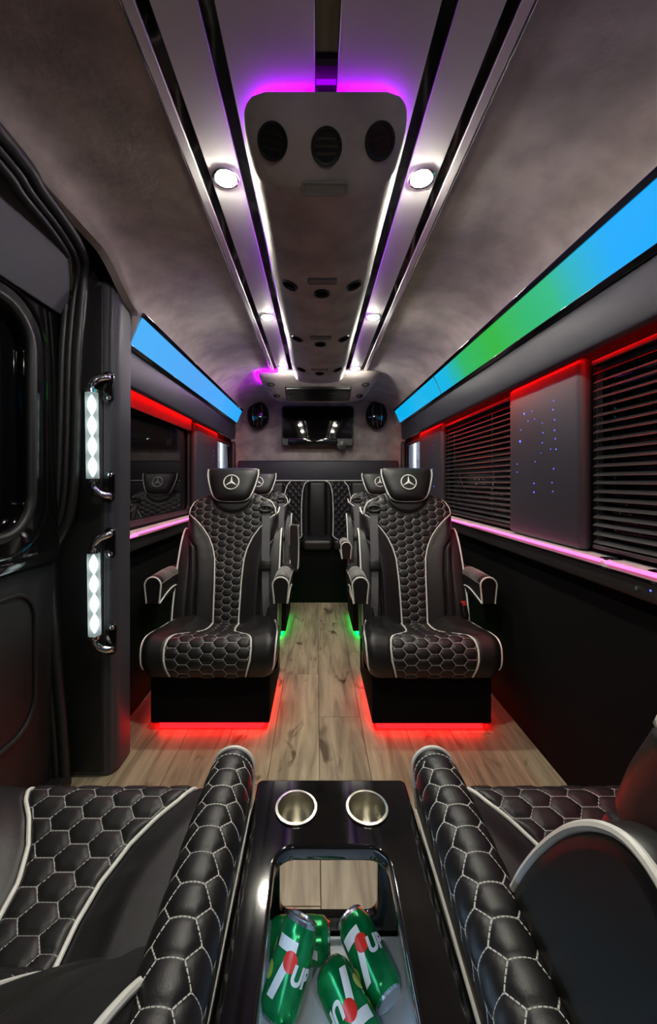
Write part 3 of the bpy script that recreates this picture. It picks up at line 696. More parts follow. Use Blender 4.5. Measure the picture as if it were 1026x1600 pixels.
class Cushion:
    """profile in (y,z), width W(t), centre panel half width hw(t), hexagon quilting in the panel"""
    def __init__(s, prof, W, hw, w, h, roll, bol, skip=None, depth=.1, puff=.0055, crease=None, hexoff=0.0):
        s.p = prof; s.W = W; s.hw = hw; s.w = w; s.h = h; s.roll = roll; s.bol = bol; s.skip = skip; s.depth = depth; s.puff = puff; s.crease = crease; s.hexoff = hexoff
    def inpanel(s, x, t):
        d = np.minimum(interp(s.hw, t), interp(s.W, t)-.012)-np.abs(x)
        if s.skip is not None: d = np.minimum(d, s.skip(x, t))
        return d
    def off(s, x, t, quilt=True):
        W = interp(s.W, t); hw = interp(s.hw, t); ax = np.abs(x)
        e = np.clip(s.roll-(W-ax), 0, s.roll)
        o = -(s.roll-np.sqrt(np.maximum(s.roll**2-e**2, 0)))
        o = o+interp(s.bol, t)*sstep(hw, hw+.09, ax)
        o = o-.007*np.exp(-((ax-hw)/.007)**2)*(hw < W)
        if s.crease: o = o-.012*np.exp(-((ax-interp(s.crease, t))/.007)**2)*(t < s.crease[-1][0])
        if s.skip is not None: o = o+.012*sstep(0, .02, -s.skip(x, t))
        if quilt:
            d = np.minimum(hex_dist(x, t, s.w, s.h, s.hexoff), np.maximum(s.inpanel(x, t), 0))
            o = o+s.puff*(1-np.exp(-d/.0055))
        return o
    def pos(s, x, t, lift=0.0, quilt=True):
        x = np.asarray(x, float); t = np.asarray(t, float)
        y, z, ny, nz = s.p.at(t); o = s.off(x, t, quilt)+lift
        return np.stack([x, y+ny*o, z+nz*o], -1)
    def mesh(s, nx, nt):
        sp = np.linspace(-1, 1, nx); sp = np.sign(sp)*(1-(1-np.abs(sp))**1.12)
        rows = []
        for t in np.linspace(0, s.p.L, nt):
            W = float(interp(s.W, t)); x = sp*W
            top = s.pos(x, np.full(nx, t))
            y, z, ny, nz = [float(q) for q in s.p.at(t)]
            D = float(interp(s.depth, t)) if hasattr(s.depth, '__len__') else s.depth
            bx = np.array([1.0, .99, .9, .4, -.4, -.9, -.99, -1.0])*W; bo = np.array([-s.roll-.4*(D-s.roll), -.9*D, -D, -D, -D, -D, -.9*D, -s.roll-.4*(D-s.roll)])
            back = np.stack([bx, y+ny*bo, z+nz*bo], -1)
            rows.append([tuple(q) for q in top]+[tuple(q) for q in back])
        m = MB(); m.loft(rows); return m.mesh()
    def stitch(s, x0, x1, t0, t1, r=.0012, dash=.0075, margin=.003):
        m = MB()
        for (a, b) in hex_edges(x0, x1, t0, t1, s.w, s.h, s.hexoff):
            L = math.hypot(b[0]-a[0], b[1]-a[1]); n = max(1, round(L/dash))
            for k in range(n):
                f0, f1 = (k+.06)/n, (k+.94)/n
                xs = np.array([a[0]+(b[0]-a[0])*f for f in (f0, (f0+f1)/2, f1)]); ts = np.array([a[1]+(b[1]-a[1])*f for f in (f0, (f0+f1)/2, f1)])
                if ts.min() < max(0, t0) or ts.max() > min(s.p.L, t1): continue
                if s.inpanel(xs, ts).min() < margin: continue
                m.tube([tuple(q) for q in s.pos(xs, ts, .0010)], r, 4, caps=False)
        return m.mesh(recalc=False)
    def line(s, pts, lift=.0, r=.0045, n=8, dens=.012):
        out = []
        for (x0, t0), (x1, t1) in zip(pts[:-1], pts[1:]):
            k = max(1, int(math.hypot(x1-x0, t1-t0)/dens))
            for j in range(k): out.append((x0+(x1-x0)*j/k, t0+(t1-t0)*j/k))
        out.append(pts[-1]); xs = np.array([p[0] for p in out]); ts = np.array([p[1] for p in out])
        return [tuple(q) for q in s.pos(xs, ts, lift, quilt=False)]

# ---- seat cushion (front is -y, floor at z=0)
SP = Profile([(.15, .375), (.05, .378), (-.06, .392), (-.15, .415), (-.205, .424), (-.243, .405), (-.265, .36), (-.268, .31), (-.250, .262)], 1)
SL = SP.L
SEAT = Cushion(SP, [(0, .255), (.1, .272), (.2, .292), (.30, .303), (.36, .306), (.42, .306), (.50, .300), (SL, .285)],
               [(0, .080), (.06, .070), (.14, .067), (.20, .075), (.26, .10), (.31, .135), (.345, .168), (.375, .184), (.42, .190), (.47, .187), (SL, .165)],
               .070, .0455, .05, [(0, .045), (.15, .04), (.28, .022), (.36, .008), (.45, .004), (SL, 0)], depth=[(0, .11), (.3, .15), (.4, .17), (SL, .15)], hexoff=.01)
# ---- backrest, hinge at the origin, up is z
BP = Profile([(-.030, -.06), (-.038, .0), (-.040, .12), (-.038, .24), (-.027, .40), (-.025, .55), (-.020, .63), (-.006, .668), (.026, .690), (.062, .695)], -1)
BL = BP.L
def bskip(x, t): return np.sqrt((x/.122)**2+((t-.735)/.105)**2)*.105-.105
BACK = Cushion(BP, [(0, .22), (.06, .235), (.2, .238), (.42, .238), (.52, .242), (.62, .254), (.665, .249), (.70, .232), (.725, .208), (.75, .178), (.775, .15), (BL, .13)],
               [(0, .066), (.06, .067), (.26, .072), (.38, .080), (.44, .095), (.50, .122), (.55, .158), (.59, .195), (.63, .242), (.65, .28), (.7, .4), (BL, .4)],
               .060, .0400, .045, [(0, .014), (.2, .016), (.45, .016), (.60, .010), (.7, 0), (BL, 0)], skip=bskip, depth=[(0, .09), (.6, .10), (.72, .09), (BL, .05)],
               crease=[(0, .165), (.3, .172), (.44, .19), (.50, .24)], hexoff=.0)
CH = {}
def cm(key, fn):
    if key not in CH: CH[key] = fn()
    return CH[key]
def piping_mesh(paths, r=.0045):
    m = MB()
    for p in paths: m.tube(p, r, 8)
    return m.mesh()
def seat_piping():
    paths = []
    ts = np.linspace(.015, SL-.004, 60)
    for s in (-1, 1):
        paths.append([tuple(q) for q in SEAT.pos(s*interp(SEAT.hw, ts), ts, .006, quilt=False)])
        tt = np.linspace(.02, SL-.03, 50); paths.append([tuple(q) for q in SEAT.pos(s*(interp(SEAT.W, tt)-.010), tt, .002, quilt=False)])
    return piping_mesh(paths, .0042)
def back_piping():
    paths = []
    for s in (-1, 1):
        ts = np.linspace(.03, .628, 60); p = [tuple(q) for q in BACK.pos(s*np.minimum(interp(BACK.hw, ts), interp(BACK.W, ts)-.008), ts, .005, quilt=False)]
        paths.append(p)
        # shoulder and top outline
        tt = np.linspace(.632, BL-.035, 26); q = [tuple(v) for v in BACK.pos(s*(interp(BACK.W, tt)-.008), tt, .001, quilt=False)]
        xs = np.linspace(s*(interp(BACK.W, BL-.035)-.008), s*.02, 8); q += [tuple(v) for v in BACK.pos(xs, np.full(8, BL-.035), .002, quilt=False)][1:]
        paths.append(q)
        # strap across the side of the backrest
        a = BACK.pos(np.array([s*(float(interp(BACK.W, .63))-.006)]), np.array([.632]), .0, quilt=False)[0]
        paths.append([tuple(a), (s*.256, .04, .595), (s*.256, .085, .625)])
    return piping_mesh(paths, .0040)
# ---- headrest flap
def head_rows():
    tab = [(.636, .060, .40), (.641, .080, .62), (.652, .096, .80), (.668, .108, .92), (.70, .119, 1), (.735, .131, 1), (.77, .140, 1), (.805, .146, .97), (.820, .146, .85), (.830, .142, .6), (.834, .136, .3)]
    rows = []
    for z, W, k in tab:
        r = []
        n = 40
        for j in range(n):
            a = 2*PI*j/n; cx, sy = math.cos(a), math.sin(a)
            x = W*math.copysign(abs(cx)**.35, cx); y = math.copysign(abs(sy)**.55, sy)*.050*k
            if sy < 0: y += .018*(1-(x/W)**2)*-1*k*.6
            r.append((x, -.022+y+(z-.73)*.12, z))
        rows.append(r)
    return rows
def head_front(x, z):
    W = float(np.interp(z, [.636, .652, .668, .70, .735, .77, .805, .834], [.045, .09, .104, .119, .131, .140, .146, .14])); q = min(1, abs(x)/W)
    k = 1 if .665 < z < .805 else .8
    c = q**(1/.35); s = math.sqrt(max(0, 1-c*c)); return -.022-(s**.55)*.050*k-.0108*(1-q*q)*k+(z-.73)*.12
def head_piping():
    out = cat([(sg*a, b) for sg, a, b in [(-1, .143, .822), (-1, .144, .79), (-1, .137, .755), (-1, .126, .715), (-1, .112, .677), (-1, .094, .652), (-1, .06, .638), (0, 0, .634), (1, .06, .638), (1, .094, .652), (1, .112, .677), (1, .126, .715), (1, .137, .755), (1, .144, .79), (1, .143, .822)]], 5)
    return piping_mesh([[(x, float(np.interp(z, [.634, .645, .67, .83], [-.046, -.050, -.054, -.046])), z) for x, z in out]], .0042)
def emblem_mesh(R, c, n, up):
    """ring with a three pointed star"""
    n = Vector(n).normalized(); up = (Vector(up)-n*Vector(up).dot(n)).normalized(); rt = up.cross(n); f = frame(c, rt, up, n)
    m = MB(); m.tube([f @ Vector((R*math.sin(2*PI*j/40), R*math.cos(2*PI*j/40), 0)) for j in range(40)], R*.085, 6, closed=True)
    for k in range(3):
        a = 2*PI*k/3; d = Vector((math.sin(a), math.cos(a), 0)); e = Vector((d.y, -d.x, 0))
        b1, b2 = d*R*.05+e*R*.16, d*R*.05-e*R*.16; tip = d*R*.97; ctr = Vector((0, 0, R*.09)); bt = Vector((0, 0, -.001))
        m.add([f @ q for q in (b1, tip, b2, ctr, b1+bt, tip+bt, b2+bt)], [(0, 1, 3), (1, 2, 3), (0, 4, 5, 1), (1, 5, 6, 2)])
    return m.mesh()
# ---- armrests: inverted U, x = 0 centre, runs along y, crest at z = 0
AW = .040
def arm_pos(sv, y, lift=0.0, zc=None):
    sv = np.asarray(sv, float); y = np.asarray(y, float); R = AW+lift; q = AW*PI/2
    a = np.clip(sv/AW, -PI/2, PI/2); ex = np.maximum(np.abs(sv)-q, 0)
    x = R*np.sin(a)-np.sign(sv)*ex*.10; z = -AW+R*np.cos(a)-ex
    return np.stack([x, y, z+arm_z(y)], -1)
def arm_z(y): return np.interp(y, [-.20, -.17, .0, .25], [-.010, -.002, .0, -.012])
ARM_Y0, ARM_Y1 = -.16, .20
def arm_end(q): return .33 if q else .20
def arm_mesh(quilt, w=.064, h=.039):
    smax = AW*PI/2+.085; sv = np.linspace(-smax, smax, 90); rows = []
    for y in np.linspace(ARM_Y0, arm_end(quilt), 130):
        yy = np.full(len(sv), y)
        if quilt:
            d = np.minimum(hex_dist(sv, yy, w, h, .0), np.maximum(np.minimum(y-(ARM_Y0+.028), .105-np.abs(sv)), 0)); lift = .004*(1-np.exp(-d/.005))
        else:
            lift = np.where(np.abs(sv) < .05, .0016*np.abs(np.sin((y+.16)*PI/.013)), 0)*(1 if -.12 < y < .10 else 0)
        e = max(0, (ARM_Y0+.012-y)/.012); lift = lift-.006*e*e
        rows.append([tuple(p) for p in arm_pos(sv, yy, lift)])
    m = MB(); m.loft(rows); return m.mesh()
def arm_stitch(quilt, w=.064, h=.039):
    m = MB()
    if quilt:
        for a, b in hex_edges(-.11, .11, ARM_Y0+.03, arm_end(1), w, h, 0.0):
            L = math.hypot(b[0]-a[0], b[1]-a[1]); n = max(1, round(L/.0058))
            for k in range(n):
                fs = ((k+.08)/n, (k+.5)/n, (k+.90)/n); s_ = np.array([a[0]+(b[0]-a[0])*f for f in fs]); y_ = np.array([a[1]+(b[1]-a[1])*f for f in fs])
                if np.abs(s_).max() > .102 or y_.min() < ARM_Y0+.03 or y_.max() > arm_end(1): continue
                m.tube([tuple(p) for p in arm_pos(s_, y_, .0008)], .0010, 4, caps=False)
        for k in range(22):
            s_ = np.linspace(-.09+k*.18/22, -.09+(k+.7)*.18/22, 3); m.tube([tuple(p) for p in arm_pos(s_, np.full(3, ARM_Y0+.024), .001)], .0010, 4, caps=False)
    else:
        for k in range(14):
            y = -.115+k*.0145; s_ = np.linspace(-.052, .052, 14); m.tube([tuple(p) for p in arm_pos(s_, np.full(14, y), .0012)], .0011, 4, caps=False)
        for sg in (-1, 1):
            y_ = np.linspace(-.15, .18, 20); m.tube([tuple(p) for p in arm_pos(np.full(20, sg*.056), y_, .001)], .0010, 4, caps=False)
    return m.mesh(recalc=False)
def arm_piping(quilt):
    smax = AW*PI/2+.085; s_ = np.linspace(-smax, smax, 40)
    paths = [[tuple(p) for p in arm_pos(s_, np.full(40, ARM_Y0+.003), -.001)]]
    if quilt:
        y_ = np.linspace(ARM_Y0, arm_end(1), 12)
        paths = [[tuple(p) for p in arm_pos(np.full(12, sg*smax), y_[::1], .001)] for sg in (-1, 1)]+paths
    else:
        for sg in (-1, 1):
            y_ = np.linspace(ARM_Y0+.003, .18, 12); sl = smax-.035*np.sin(np.linspace(0, PI, 12))*(1 if sg else 1)
            paths.append([tuple(p) for p in arm_pos(sg*sl, y_, .001)])
    return piping_mesh(paths, .0040 if not quilt else .0036)
# ---- wing shell at hip height (in the backrest frame, plane of constant x)
WING = cat([(-.064, -.02), (-.066, .06), (-.062, .14), (-.056, .20), (-.050, .26), (-.038, .33), (-.020, .40), (.004, .455), (.030, .487), (.06, .495), (.09, .485), (.11, .45)], 6)
def wing_mesh(s):
    loop = list(WING)+[(.118, .30), (.118, -.10), (-.05, -.10)]
    return plate([loop], .075, .020, YZ(s*.243), 4)
def wing_piping(s): return piping_mesh([[(s*.2755, y+.004, z) for y, z in WING]], .0048)
def wing_rear_mesh():
    return rbox(-.25, .25, .075, .122, -.12, .45, .03, 4)
# ---- belt on side s
def belt_mesh(s):
    m = MB(); rows = []
    for x, t, lift in ((.192, .640, .004), (.194, .60, .012), (.198, .50, .012), (.200, .40, .014), (.203, .355, .016)):
        q = BACK.pos(np.array([s*(x-.022), s*(x+.022)]), np.array([t, t]), 0, quilt=False); yv = min(q[0][1], q[1][1])-lift
        zz = q[0][2]; rows.append([(s*(x-.022), yv, zz), (s*(x+.022), yv, zz), (s*(x+.022), yv+.003, zz), (s*(x-.022), yv+.003, zz)])
    m.loft(rows)
    rows = []
    for x, t, lift in ((.203, .335, .016), (.206, .25, .016), (.212, .15, .012), (.220, .04, .010)):
        q = BACK.pos(np.array([s*(x-.018), s*(x+.018)]), np.array([t, t]), 0, quilt=False); yv = min(q[0][1], q[1][1])-lift
        zz = q[0][2]; rows.append([(s*(x-.018), yv, zz), (s*(x+.018), yv, zz), (s*(x+.018), yv+.003, zz), (s*(x-.018), yv+.003, zz)])
    m.loft(rows); return m.mesh()
def belt_guide(s):
    c = BACK.pos(np.array([s*.192]), np.array([.655]), .008)[0]
    m = MB(); m.tube([(c[0]+.034*math.cos(2*PI*j/24), c[1]-.003, c[2]+.016*math.sin(2*PI*j/24)) for j in range(24)], .007, 8, closed=True); return m.mesh()
def belt_latch(s):
    x = s*.203; c = BACK.pos(np.array([x]), np.array([.345]), .03)[0]
    return rbox(c[0]-.029, c[0]+.029, c[1]-.006, c[1]+.014, c[2]-.028, c[2]+.022, .005)
def chair(label, loc, face, lean, arms, belt, led, quilt=False, buckle=0):
    """face 0: looks towards -Y; pi: looks towards +Y"""
    t = thing('captain_chair', label, 'chair', loc, face, 'captain chairs')
    ob('base', cm('base', lambda: rbox(-.266, .266, -.215, .27, .038, .29, .008)), 'carpet', t)
    sk = ob('glow_skirt', cm('skirt', lambda: plate([rrect(-.240, .240, -.189, .245, .01, 2), rrect(-.228, .228, -.177, .233, .008, 2)], .034, .001, XY(.019))), led, t)
    ob('floor_track', cm('trk', lambda: rbox(-.20, .20, -.14, .22, 0.0, .05, .004, 1)), 'semi_black', t)
    se = ob('seat', cm('seat', lambda: SEAT.mesh(130, 125)), 'leather', t)
    ob('piping', cm('seatp', seat_piping), 'piping', se)
    ob('stitching', cm('seats', lambda: SEAT.stitch(-.2, .2, .03, SL-.004, .0013)), 'thread', se)
    H = (0, .12, .38); R = (-lean, 0, 0)
    b = ob('backrest', cm('back', lambda: BACK.mesh(125, 180)), 'leather', t, H, R)
    ob('piping', cm('backp', back_piping), 'piping', b)
    ob('stitching', cm('backs', lambda: BACK.stitch(-.26, .26, .035, BL-.04, .0012)), 'thread', b)
    ob('back_shell', cm('bshell', wing_rear_mesh), 'vinyl', b)
    hd = ob('headrest', cm('head', lambda: (lambda m: m.loft(head_rows()) and m.mesh())(MB())), 'leather', t, H, R)
    ob('piping', cm('headp', head_piping), 'piping', hd)
    ob('emblem', cm('emb', lambda: emblem_mesh(.042, (0, head_front(0, .735)-.003, .737), (0, -1, .10), (0, 0, 1))), 'piping', hd)
    for s in (-1, 1):
        wg = ob('side_wing', cm('wing%d' % s, lambda: wing_mesh(s)), 'leather', t, H, R)
        ob('piping', cm('wingp%d' % s, lambda: wing_piping(s)), 'piping', wg)
    for s, mode in arms:                                  # mode: height of the crest, or 'up'
        q = bool(quilt)
        if mode == 'up': lo, ro = (s*.305, .215, .60), (-PI/2*1.02, 0, 0)
        else: lo, ro = (s*.305, .06 if not q else .045, mode), (0, 0, 0)
        a = ob('armrest', cm('arm%d' % q, lambda: arm_mesh(q)), 'leather', t, lo, ro)
        ob('piping', cm('armp%d' % q, lambda: arm_piping(q)), 'piping', a)
        ob('stitching', cm('arms%d' % q, lambda: arm_stitch(q)), 'piping' if q else 'thread', a)
        m = cm('pivot', lambda: (lambda m: m.lathe([(.0005, -.03), (.03, -.03), (.03, .03), (.0005, .03)], 20, frame((0, .13, -.06), (0, 1, 0), (0, 0, 1), (1, 0, 0))) and m.mesh())(MB()))
        ob('arm_pivot', m, 'semi_black', a)
    if belt:
        sb = ob('seat_belt', cm('belt%d' % belt, lambda: belt_mesh(belt)), 'belt', t, H, R)
        ob('belt_guide', cm('bg%d' % belt, lambda: belt_guide(belt)), 'leather', sb)
        ob('belt_latch', cm('bl%d' % belt, lambda: belt_latch(belt)), 'semi_black', sb)
    if buckle:
        bk = ob('buckle', cm('bk', lambda: rbox(-.014, .014, -.012, .012, 0, .075, .005)), 'semi_black', t, (buckle*.248, .035, .425), (-.35, 0, buckle*.2))
        ob('buckle_button', cm('bkb', lambda: rbox(-.011, .011, -.013, .010, .055, .080, .004)), 'red_plastic', bk)
    return t
LEAN = math.radians(14)
chair('black quilted captain chair facing forward with red underglow, beside the grab handle pillar', (-.475, 1.93, 0), 0, LEAN, [(-1, .665), (1, .665)], 1, 'led_red_skirt')
chair('black quilted captain chair facing forward with red underglow, beside the blinds', (.515, 1.925, 0), 0, LEAN, [(-1, .665), (1, .665)], -1, 'led_red_skirt', buckle=1)
chair('black captain chair in the second row with one armrest folded up', (-.485, 2.98, 0), 0, LEAN, [(-1, .665), (1, 'up')], 1, 'led_green')
chair('black captain chair in the second row with both armrests lowered', (.53, 2.98, 0), 0, LEAN, [(-1, .665), (1, .665)], -1, 'led_green')
chair('reclined near captain chair left of the drinks console, seen from behind', (-.468, .65, 0), PI, math.radians(43), [(-1, .595), (1, .595)], 0, 'semi_black', quilt=True)
chair('upright near captain chair right of the drinks console, seen from behind', (.535, .65, 0), PI, math.radians(21.5), [(-1, .595), (1, .595)], 0, 'semi_black', quilt=True)
#--OBJECTS--
# ================================================================ REAR BENCH
def bench():
    t = thing('rear_bench', 'black upholstered rear bench with diamond quilted back panels', 'bench', (AX-.01, 3.54, 0))
    ob('base', rbox(-.82, .82, 0, .42, 0, .49, .006), 'carpet', t)
    for x0, x1 in ((-.805, -.145), (-.14, .14), (.145, .805)):
        c = ob('seat_cushion', rbox(x0, x1, -.04, .36, .485, .585, .035, 5), 'leather', t)
        if x0 != -.14:
            s = -1 if x0 < 0 else 1; xe = s*.15
            m = MB(); m.tube(cat([(xe, .33, .587), (xe+s*.01, .1, .588), (xe+s*.06, -.02, .583), (xe+s*.2, -.03, .578)], 8), .004, 8); ob('piping', m.mesh(), 'piping', c)
    # backs
    cb = ob('centre_back', rbox(-.085, .085, .305, .40, .56, 1.115, .025, 4), 'leather', t)
    for s in (-1, 1):
        # bolster beside the centre back
        rows = []
        for z, xo in ((.56, .155), (.70, .156), (.85, .155), (1.0, .147), (1.06, .136), (1.10, .115), (1.115, .095)):
            r = []
            for k in range(9):
                a = PI*k/8; c = .5*(1-math.cos(a)); r.append((s*(.080+(xo-.080)*c), .335-.045*math.sin(a), z))
            r += [(s*xo, .40, z), (s*.08, .40, z)]
            rows.append(r)
        m = MB(); m.loft(rows); bo = ob('back_bolster', m.mesh(), 'leather', t)
        m = MB(); m.tube(cat([(s*.158, .318, .565), (s*.160, .318, .80), (s*.153, .318, .98), (s*.138, .318, 1.06), (s*.117, .318, 1.105), (s*.085, .318, 1.122)], 8), .0048, 8); ob('piping', m.mesh(), 'piping', bo)
        # diamond quilted panel
        q = .036; xs = np.linspace(.15, .34, 60); zs = np.linspace(.56, 1.12, 130)
        X, Z = np.meshgrid(xs, zs); u = (X*1.15+Z)/q*.5; v = (X*1.15-Z)/q*.5
        d = np.minimum(np.abs(u-np.round(u)), np.abs(v-np.round(v)))
        Yv = .338-.010*(1-np.exp(-d/.16))
        rows = [[(s*x, y, z) for x, y, z in zip(X[i], Yv[i], Z[i])]+[(s*.34, .40, zs[i]), (s*.15, .40, zs[i])] for i in range(len(zs))]
        m = MB(); m.loft(rows); dq = ob('quilted_back', m.mesh(), 'leather', t)
        ob('outer_back', rbox(*sorted((s*.335, s*.805)), .30, .40, .56, 1.115, .03, 4), 'leather', t)
        m = MB(); m.tube(cat([(s*.335, .31, .57), (s*.34, .305, .85), (s*.325, .305, 1.0), (s*.30, .31, 1.08), (s*.27, .325, 1.118)], 8), .0045, 8); ob('piping', m.mesh(), 'piping', dq)
    m = MB(); m.tube([(-.80, .345, 1.128), (.80, .345, 1.128)], .005, 8); ob('top_piping', m.mesh(), 'piping', t)
    ob('back_board', rbox(-.805, .805, .34, .42, .45, 1.126, .01), 'vinyl', t)
bench()

# ================================================================ DRINKS CONSOLE
def console():
    t = thing('drinks_console', 'gloss black drinks console with two steel cup holders and an ice bin', 'console', (0, 0, 0))
    x0, x1, y0, y1 = -.122, .184, .14, .80
    top = [rrect(x0, x1, y0, y1, .012, 4), rrect(-.068, .118, .20, .651, .032, 8), circle(-.038, .728, .0355, 36), circle(.096, .728, .0355, 36)]
    ob('top_plate', plate(top, .026, .006, XY(.487), 3), 'gloss_black', t)
    ob('front_wall', plate([[(x0+.004, .0), (x1-.004, .0), (x1-.004, .476), (x0+.004, .476)], rrect(-.074, .124, .238, .368, .022, 6)], .016, .002, XZ(.785)), 'gloss_black', t)
    for xa, xb in ((x0+.004, x0+.018), (x1-.018, x1-.004)): ob('side_wall', rbox(xa, xb, y0+.004, .778, 0, .476, .002, 1), 'gloss_black', t)
    ob('back_wall', rbox(x0+.018, x1-.018, y0+.004, y0+.018, 0, .476, .002, 1), 'gloss_black', t)
    m = MB(); a, b, c, d, z0, z1 = -.099, .164, .162, .772, .205, .470
    m.box(a, b, c, d, z0-.006, z0); m.box(a-.004, a, c, d, z0-.006, z1); m.box(b, b+.004, c, d, z0-.006, z1); m.box(a, b, c-.004, c, z0-.006, z1)
    ob('ice_bin', m.mesh(smooth=False), 'bin', t)
    for x in (-.038, .096):
        m = MB(); m.lathe([(.0395, .0), (.0395, .003), (.0350, .0035), (.0335, .0), (.0335, -.056), (.001, -.057), (.001, -.059), (.0352, -.059), (.0352, -.002)], 36); ob('cup_holder', m.mesh(), 'steel', t, loc=(x, .728, .5005))
    m = MB(); m.tube([(-.085, .18, .468), (-.085, .66, .468)], .004, 6); ob('bin_led_strip', m.mesh(), 'led_bin', t)
console()

# ================================================================ SODA CANS
def wrap(me, R, v0):
    bm = bmesh.new(); bm.from_mesh(me); bmesh.ops.triangulate(bm, faces=bm.faces)
    for _ in range(4):
        es = [e for e in bm.edges if e.calc_length() > .005]
        if not es: break
        bmesh.ops.subdivide_edges(bm, edges=es, cuts=1); bmesh.ops.triangulate(bm, faces=bm.faces)
    for v in bm.verts:
        a = -PI/2+v.co.x/R; v.co = Vector((R*math.cos(a), R*math.sin(a), v.co.y+v0))
    bm.to_mesh(me); bm.free(); return smooth_by_angle(me)
def flat(poly): return plate([poly], 0, 0)
def text_mesh(s, size, bold):
    cu = bpy.data.curves.new('txt', 'FONT'); cu.body = s; cu.size = size; cu.offset = bold; cu.align_x = 'CENTER'; cu.align_y = 'CENTER'; cu.shear = .15
    o = bpy.data.objects.new('tmp', cu); C.objects.link(o); dg = bpy.context.evaluated_depsgraph_get(); dg.update()
    me = bpy.data.meshes.new_from_object(o.evaluated_get(dg)); bpy.data.objects.remove(o); bpy.data.curves.remove(cu); return me
CR = .033
CM = {}
def can_meshes():
    m = MB(); m.lathe([(.0245, 0), (.0270, .004), (.0322, .012), (CR, .018), (CR, .098), (.0318, .104), (.0285, .113)], 36); CM['body'] = m.mesh()
    m = MB(); m.lathe([(.0005, .006), (.018, .004), (.0225, .0002), (.0248, .0002), (.0272, .0042), (.0250, .0045)], 28); CM['base'] = m.mesh()
    m = MB(); m.lathe([(.0287, .1125), (.0262, .118), (.0272, .1205), (.0262, .122), (.0245, .121), (.0235, .1165), (.0005, .117)], 32); CM['lid'] = m.mesh()
    CM['tab'] = plate([rrect(-.0075, .0075, -.004, .017, .006), circle(0, .0105, .0035, 12)], .0012, .0003, XY(.1185))
    k = .052; seven = [(-.40, .52), (.50, .52), (.50, .34), (.05, -.55), (-.28, -.55), (.16, .28), (-.40, .28)]
    CM['seven'] = wrap(flat([(x*k*.8-.016, y*k*1.25) for x, y in seven]), CR+.0004, .060)
    CM['dot'] = wrap(flat(circle(-.001, .010, .0125, 24)), CR+.0007, .060)
    CM['up'] = wrap((lambda me: (me.transform(Matrix.Translation((.023, -.002, 0))), me)[1])(text_mesh('UP', .030, .0014)), CR+.0010, .060)
    CM['lime'] = wrap(flat(circle(-.040, -.012, .011, 18)), CR+.0005, .060)
    CM['lime2'] = wrap(flat(circle(-.050, .016, .009, 18)), CR+.0005, .060)
    CM['leaf'] = wrap(flat([(.045, -.035), (.060, -.010), (.068, .03), (.056, .02), (.046, -.01)]), CR+.0005, .060)
can_meshes()
def soda_can(p0, p1, label, facing=None):
    p0, p1 = Vector(p0), Vector(p1); z = (p1-p0).normalized()
    f = Vector(facing) if facing else Vector((0, 0, HC))-p0; f = (f-z*f.dot(z)).normalized(); y = -f; x = y.cross(z)
    t = thing('soda_can', label, 'can', (0, 0, 0), 0, 'soda cans in the ice bin'); t.matrix_world = frame(p0, x, y, z)
    b = ob('can_body', CM['body'], 'can', t)
    for k, m in (('seven', 'can_white'), ('dot', 'can_red'), ('up', 'can_white'), ('lime', 'can_yellow'), ('lime2', 'can_yellow'), ('leaf', 'can_yellow')):
        ob({'seven': 'printed_seven', 'dot': 'printed_dot', 'up': 'printed_letters', 'lime': 'printed_lime', 'lime2': 'printed_lime', 'leaf': 'printed_leaf'}[k], CM[k], m, b)
    ob('can_base', CM['base'], 'alu', t); l = ob('lid', CM['lid'], 'alu', t); ob('pull_tab', CM['tab'], 'alu', l)
soda_can((-.066, .624, .243), (-.024, .700, .329), 'green soda can tilted upward at the left of the ice bin')
soda_can((.026, .7375, .239), (-.096, .7375, .239), 'green soda can lying crosswise under the others against the front of the bin')
soda_can((.124, .650, .239), (.074, .738, .262), 'green soda can at the right of the bin, base facing near right')
soda_can((.022, .680, .258), (.082, .590, .241), 'green soda can in the middle of the bin lying upside down')
soda_can((-.046, .482, .239), (-.050, .596, .239), 'green soda can at the near left end of the bin, cut by the photo edge')
soda_can((.024, .450, .239), (.024, .570, .239), 'green soda can at the near middle of the bin, cut by the photo edge')

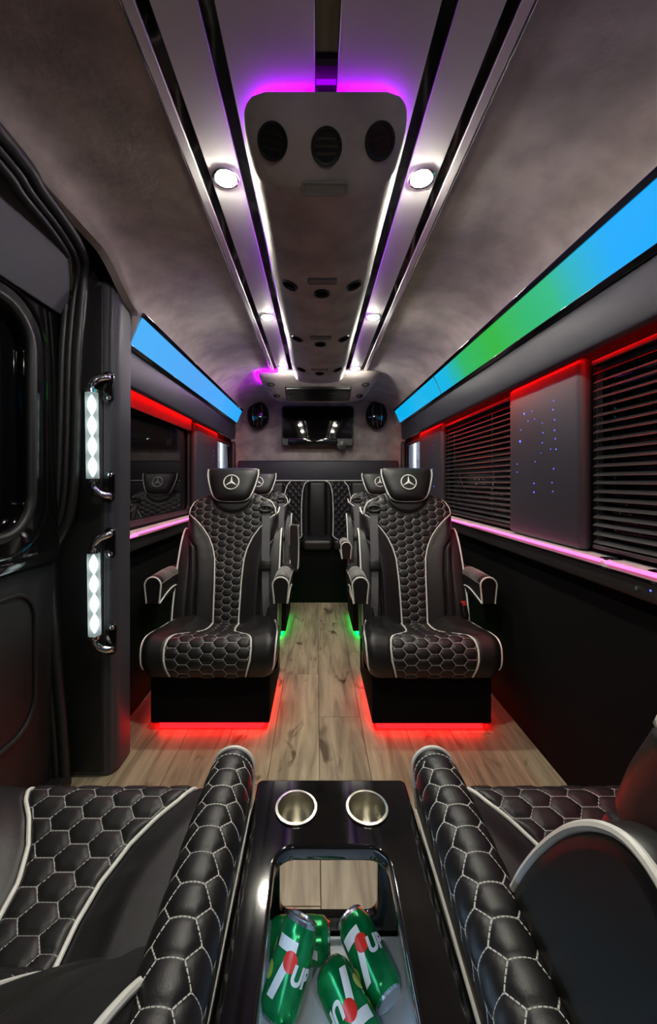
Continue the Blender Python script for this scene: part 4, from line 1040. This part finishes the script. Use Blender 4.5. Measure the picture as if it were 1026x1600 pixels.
# ================================================================ GRAB HANDLES
def grab_handle(xp, yt, yb, label):
    Y = 1.405; a = px(xp, yt, Y); b = px(xp+2, yb, Y)
    t = thing('grab_handle', label, 'handle', (0, 0, 0), 0, 'lit acrylic grab handles')
    L = a.z-b.z; f = frame(b, (1, 0, 0), (0, 1, 0), (a-b).normalized())
    m = MB(); m.lathe([(.0005, 0), (.021, 0), (.0215, .004), (.0215, L-.004), (.021, L), (.0005, L)], 10, f); ob('acrylic_rod', m.mesh(), 'acrylic', t)
    n = 4; prof = []
    for k in range(n*10+1):
        q = k/10; prof.append((.0025+.0125*abs(math.sin(PI*q)), .006+(L-.012)*k/(n*10)))
    m = MB(); m.lathe(prof, 12, f); ob('lit_core', m.mesh(), 'led_white', t)
    for e, sg in ((a, 1), (b, -1)):
        m = MB(); m.lathe([(.0005, 0), (.0225, 0), (.0225, .012*sg), (.016, .018*sg), (.0005, .020*sg)], 20, frame(e, (1, 0, 0), (0, 1, 0), (0, 0, 1))); ob('end_cap', m.mesh(), 'chrome', t)
        pts = cat([(e.x, e.y, e.z+sg*.012), (e.x+.002, e.y, e.z+sg*.032), (e.x+.018, e.y+.008, e.z+sg*.052), (e.x+.040, e.y+.020, e.z+sg*.062), (e.x+.044, e.y+.040, e.z+sg*.062)], 6)
        m = MB(); m.tube(pts, [.012]*8+[.0135]*(len(pts)-8), 12); ob('bracket_arm', m.mesh(), 'chrome', t)
        me = plate([rrect(e.x+.020, e.x+.062, e.z+sg*.030-.058, e.z+sg*.030+.058, .018)], .010, .003, XZ(1.442)); mp = ob('mount_plate', me, 'gloss_black', t)
        for dz in (-.040, .044):
            m = MB(); m.lathe([(.0005, .007), (.007, .005), (.010, 0), (.010, -.003), (.0005, -.003)], 14, frame((e.x+.046, 1.437, e.z+sg*.030+dz), (1, 0, 0), (0, 0, 1), (0, -1, 0))); ob('bolt_cap', m.mesh(), 'chrome', mp)
grab_handle(143, 614, 748, 'upper lit acrylic grab handle with chrome ends on the pillar')
grab_handle(146, 864, 992, 'lower lit acrylic grab handle with chrome ends on the pillar')
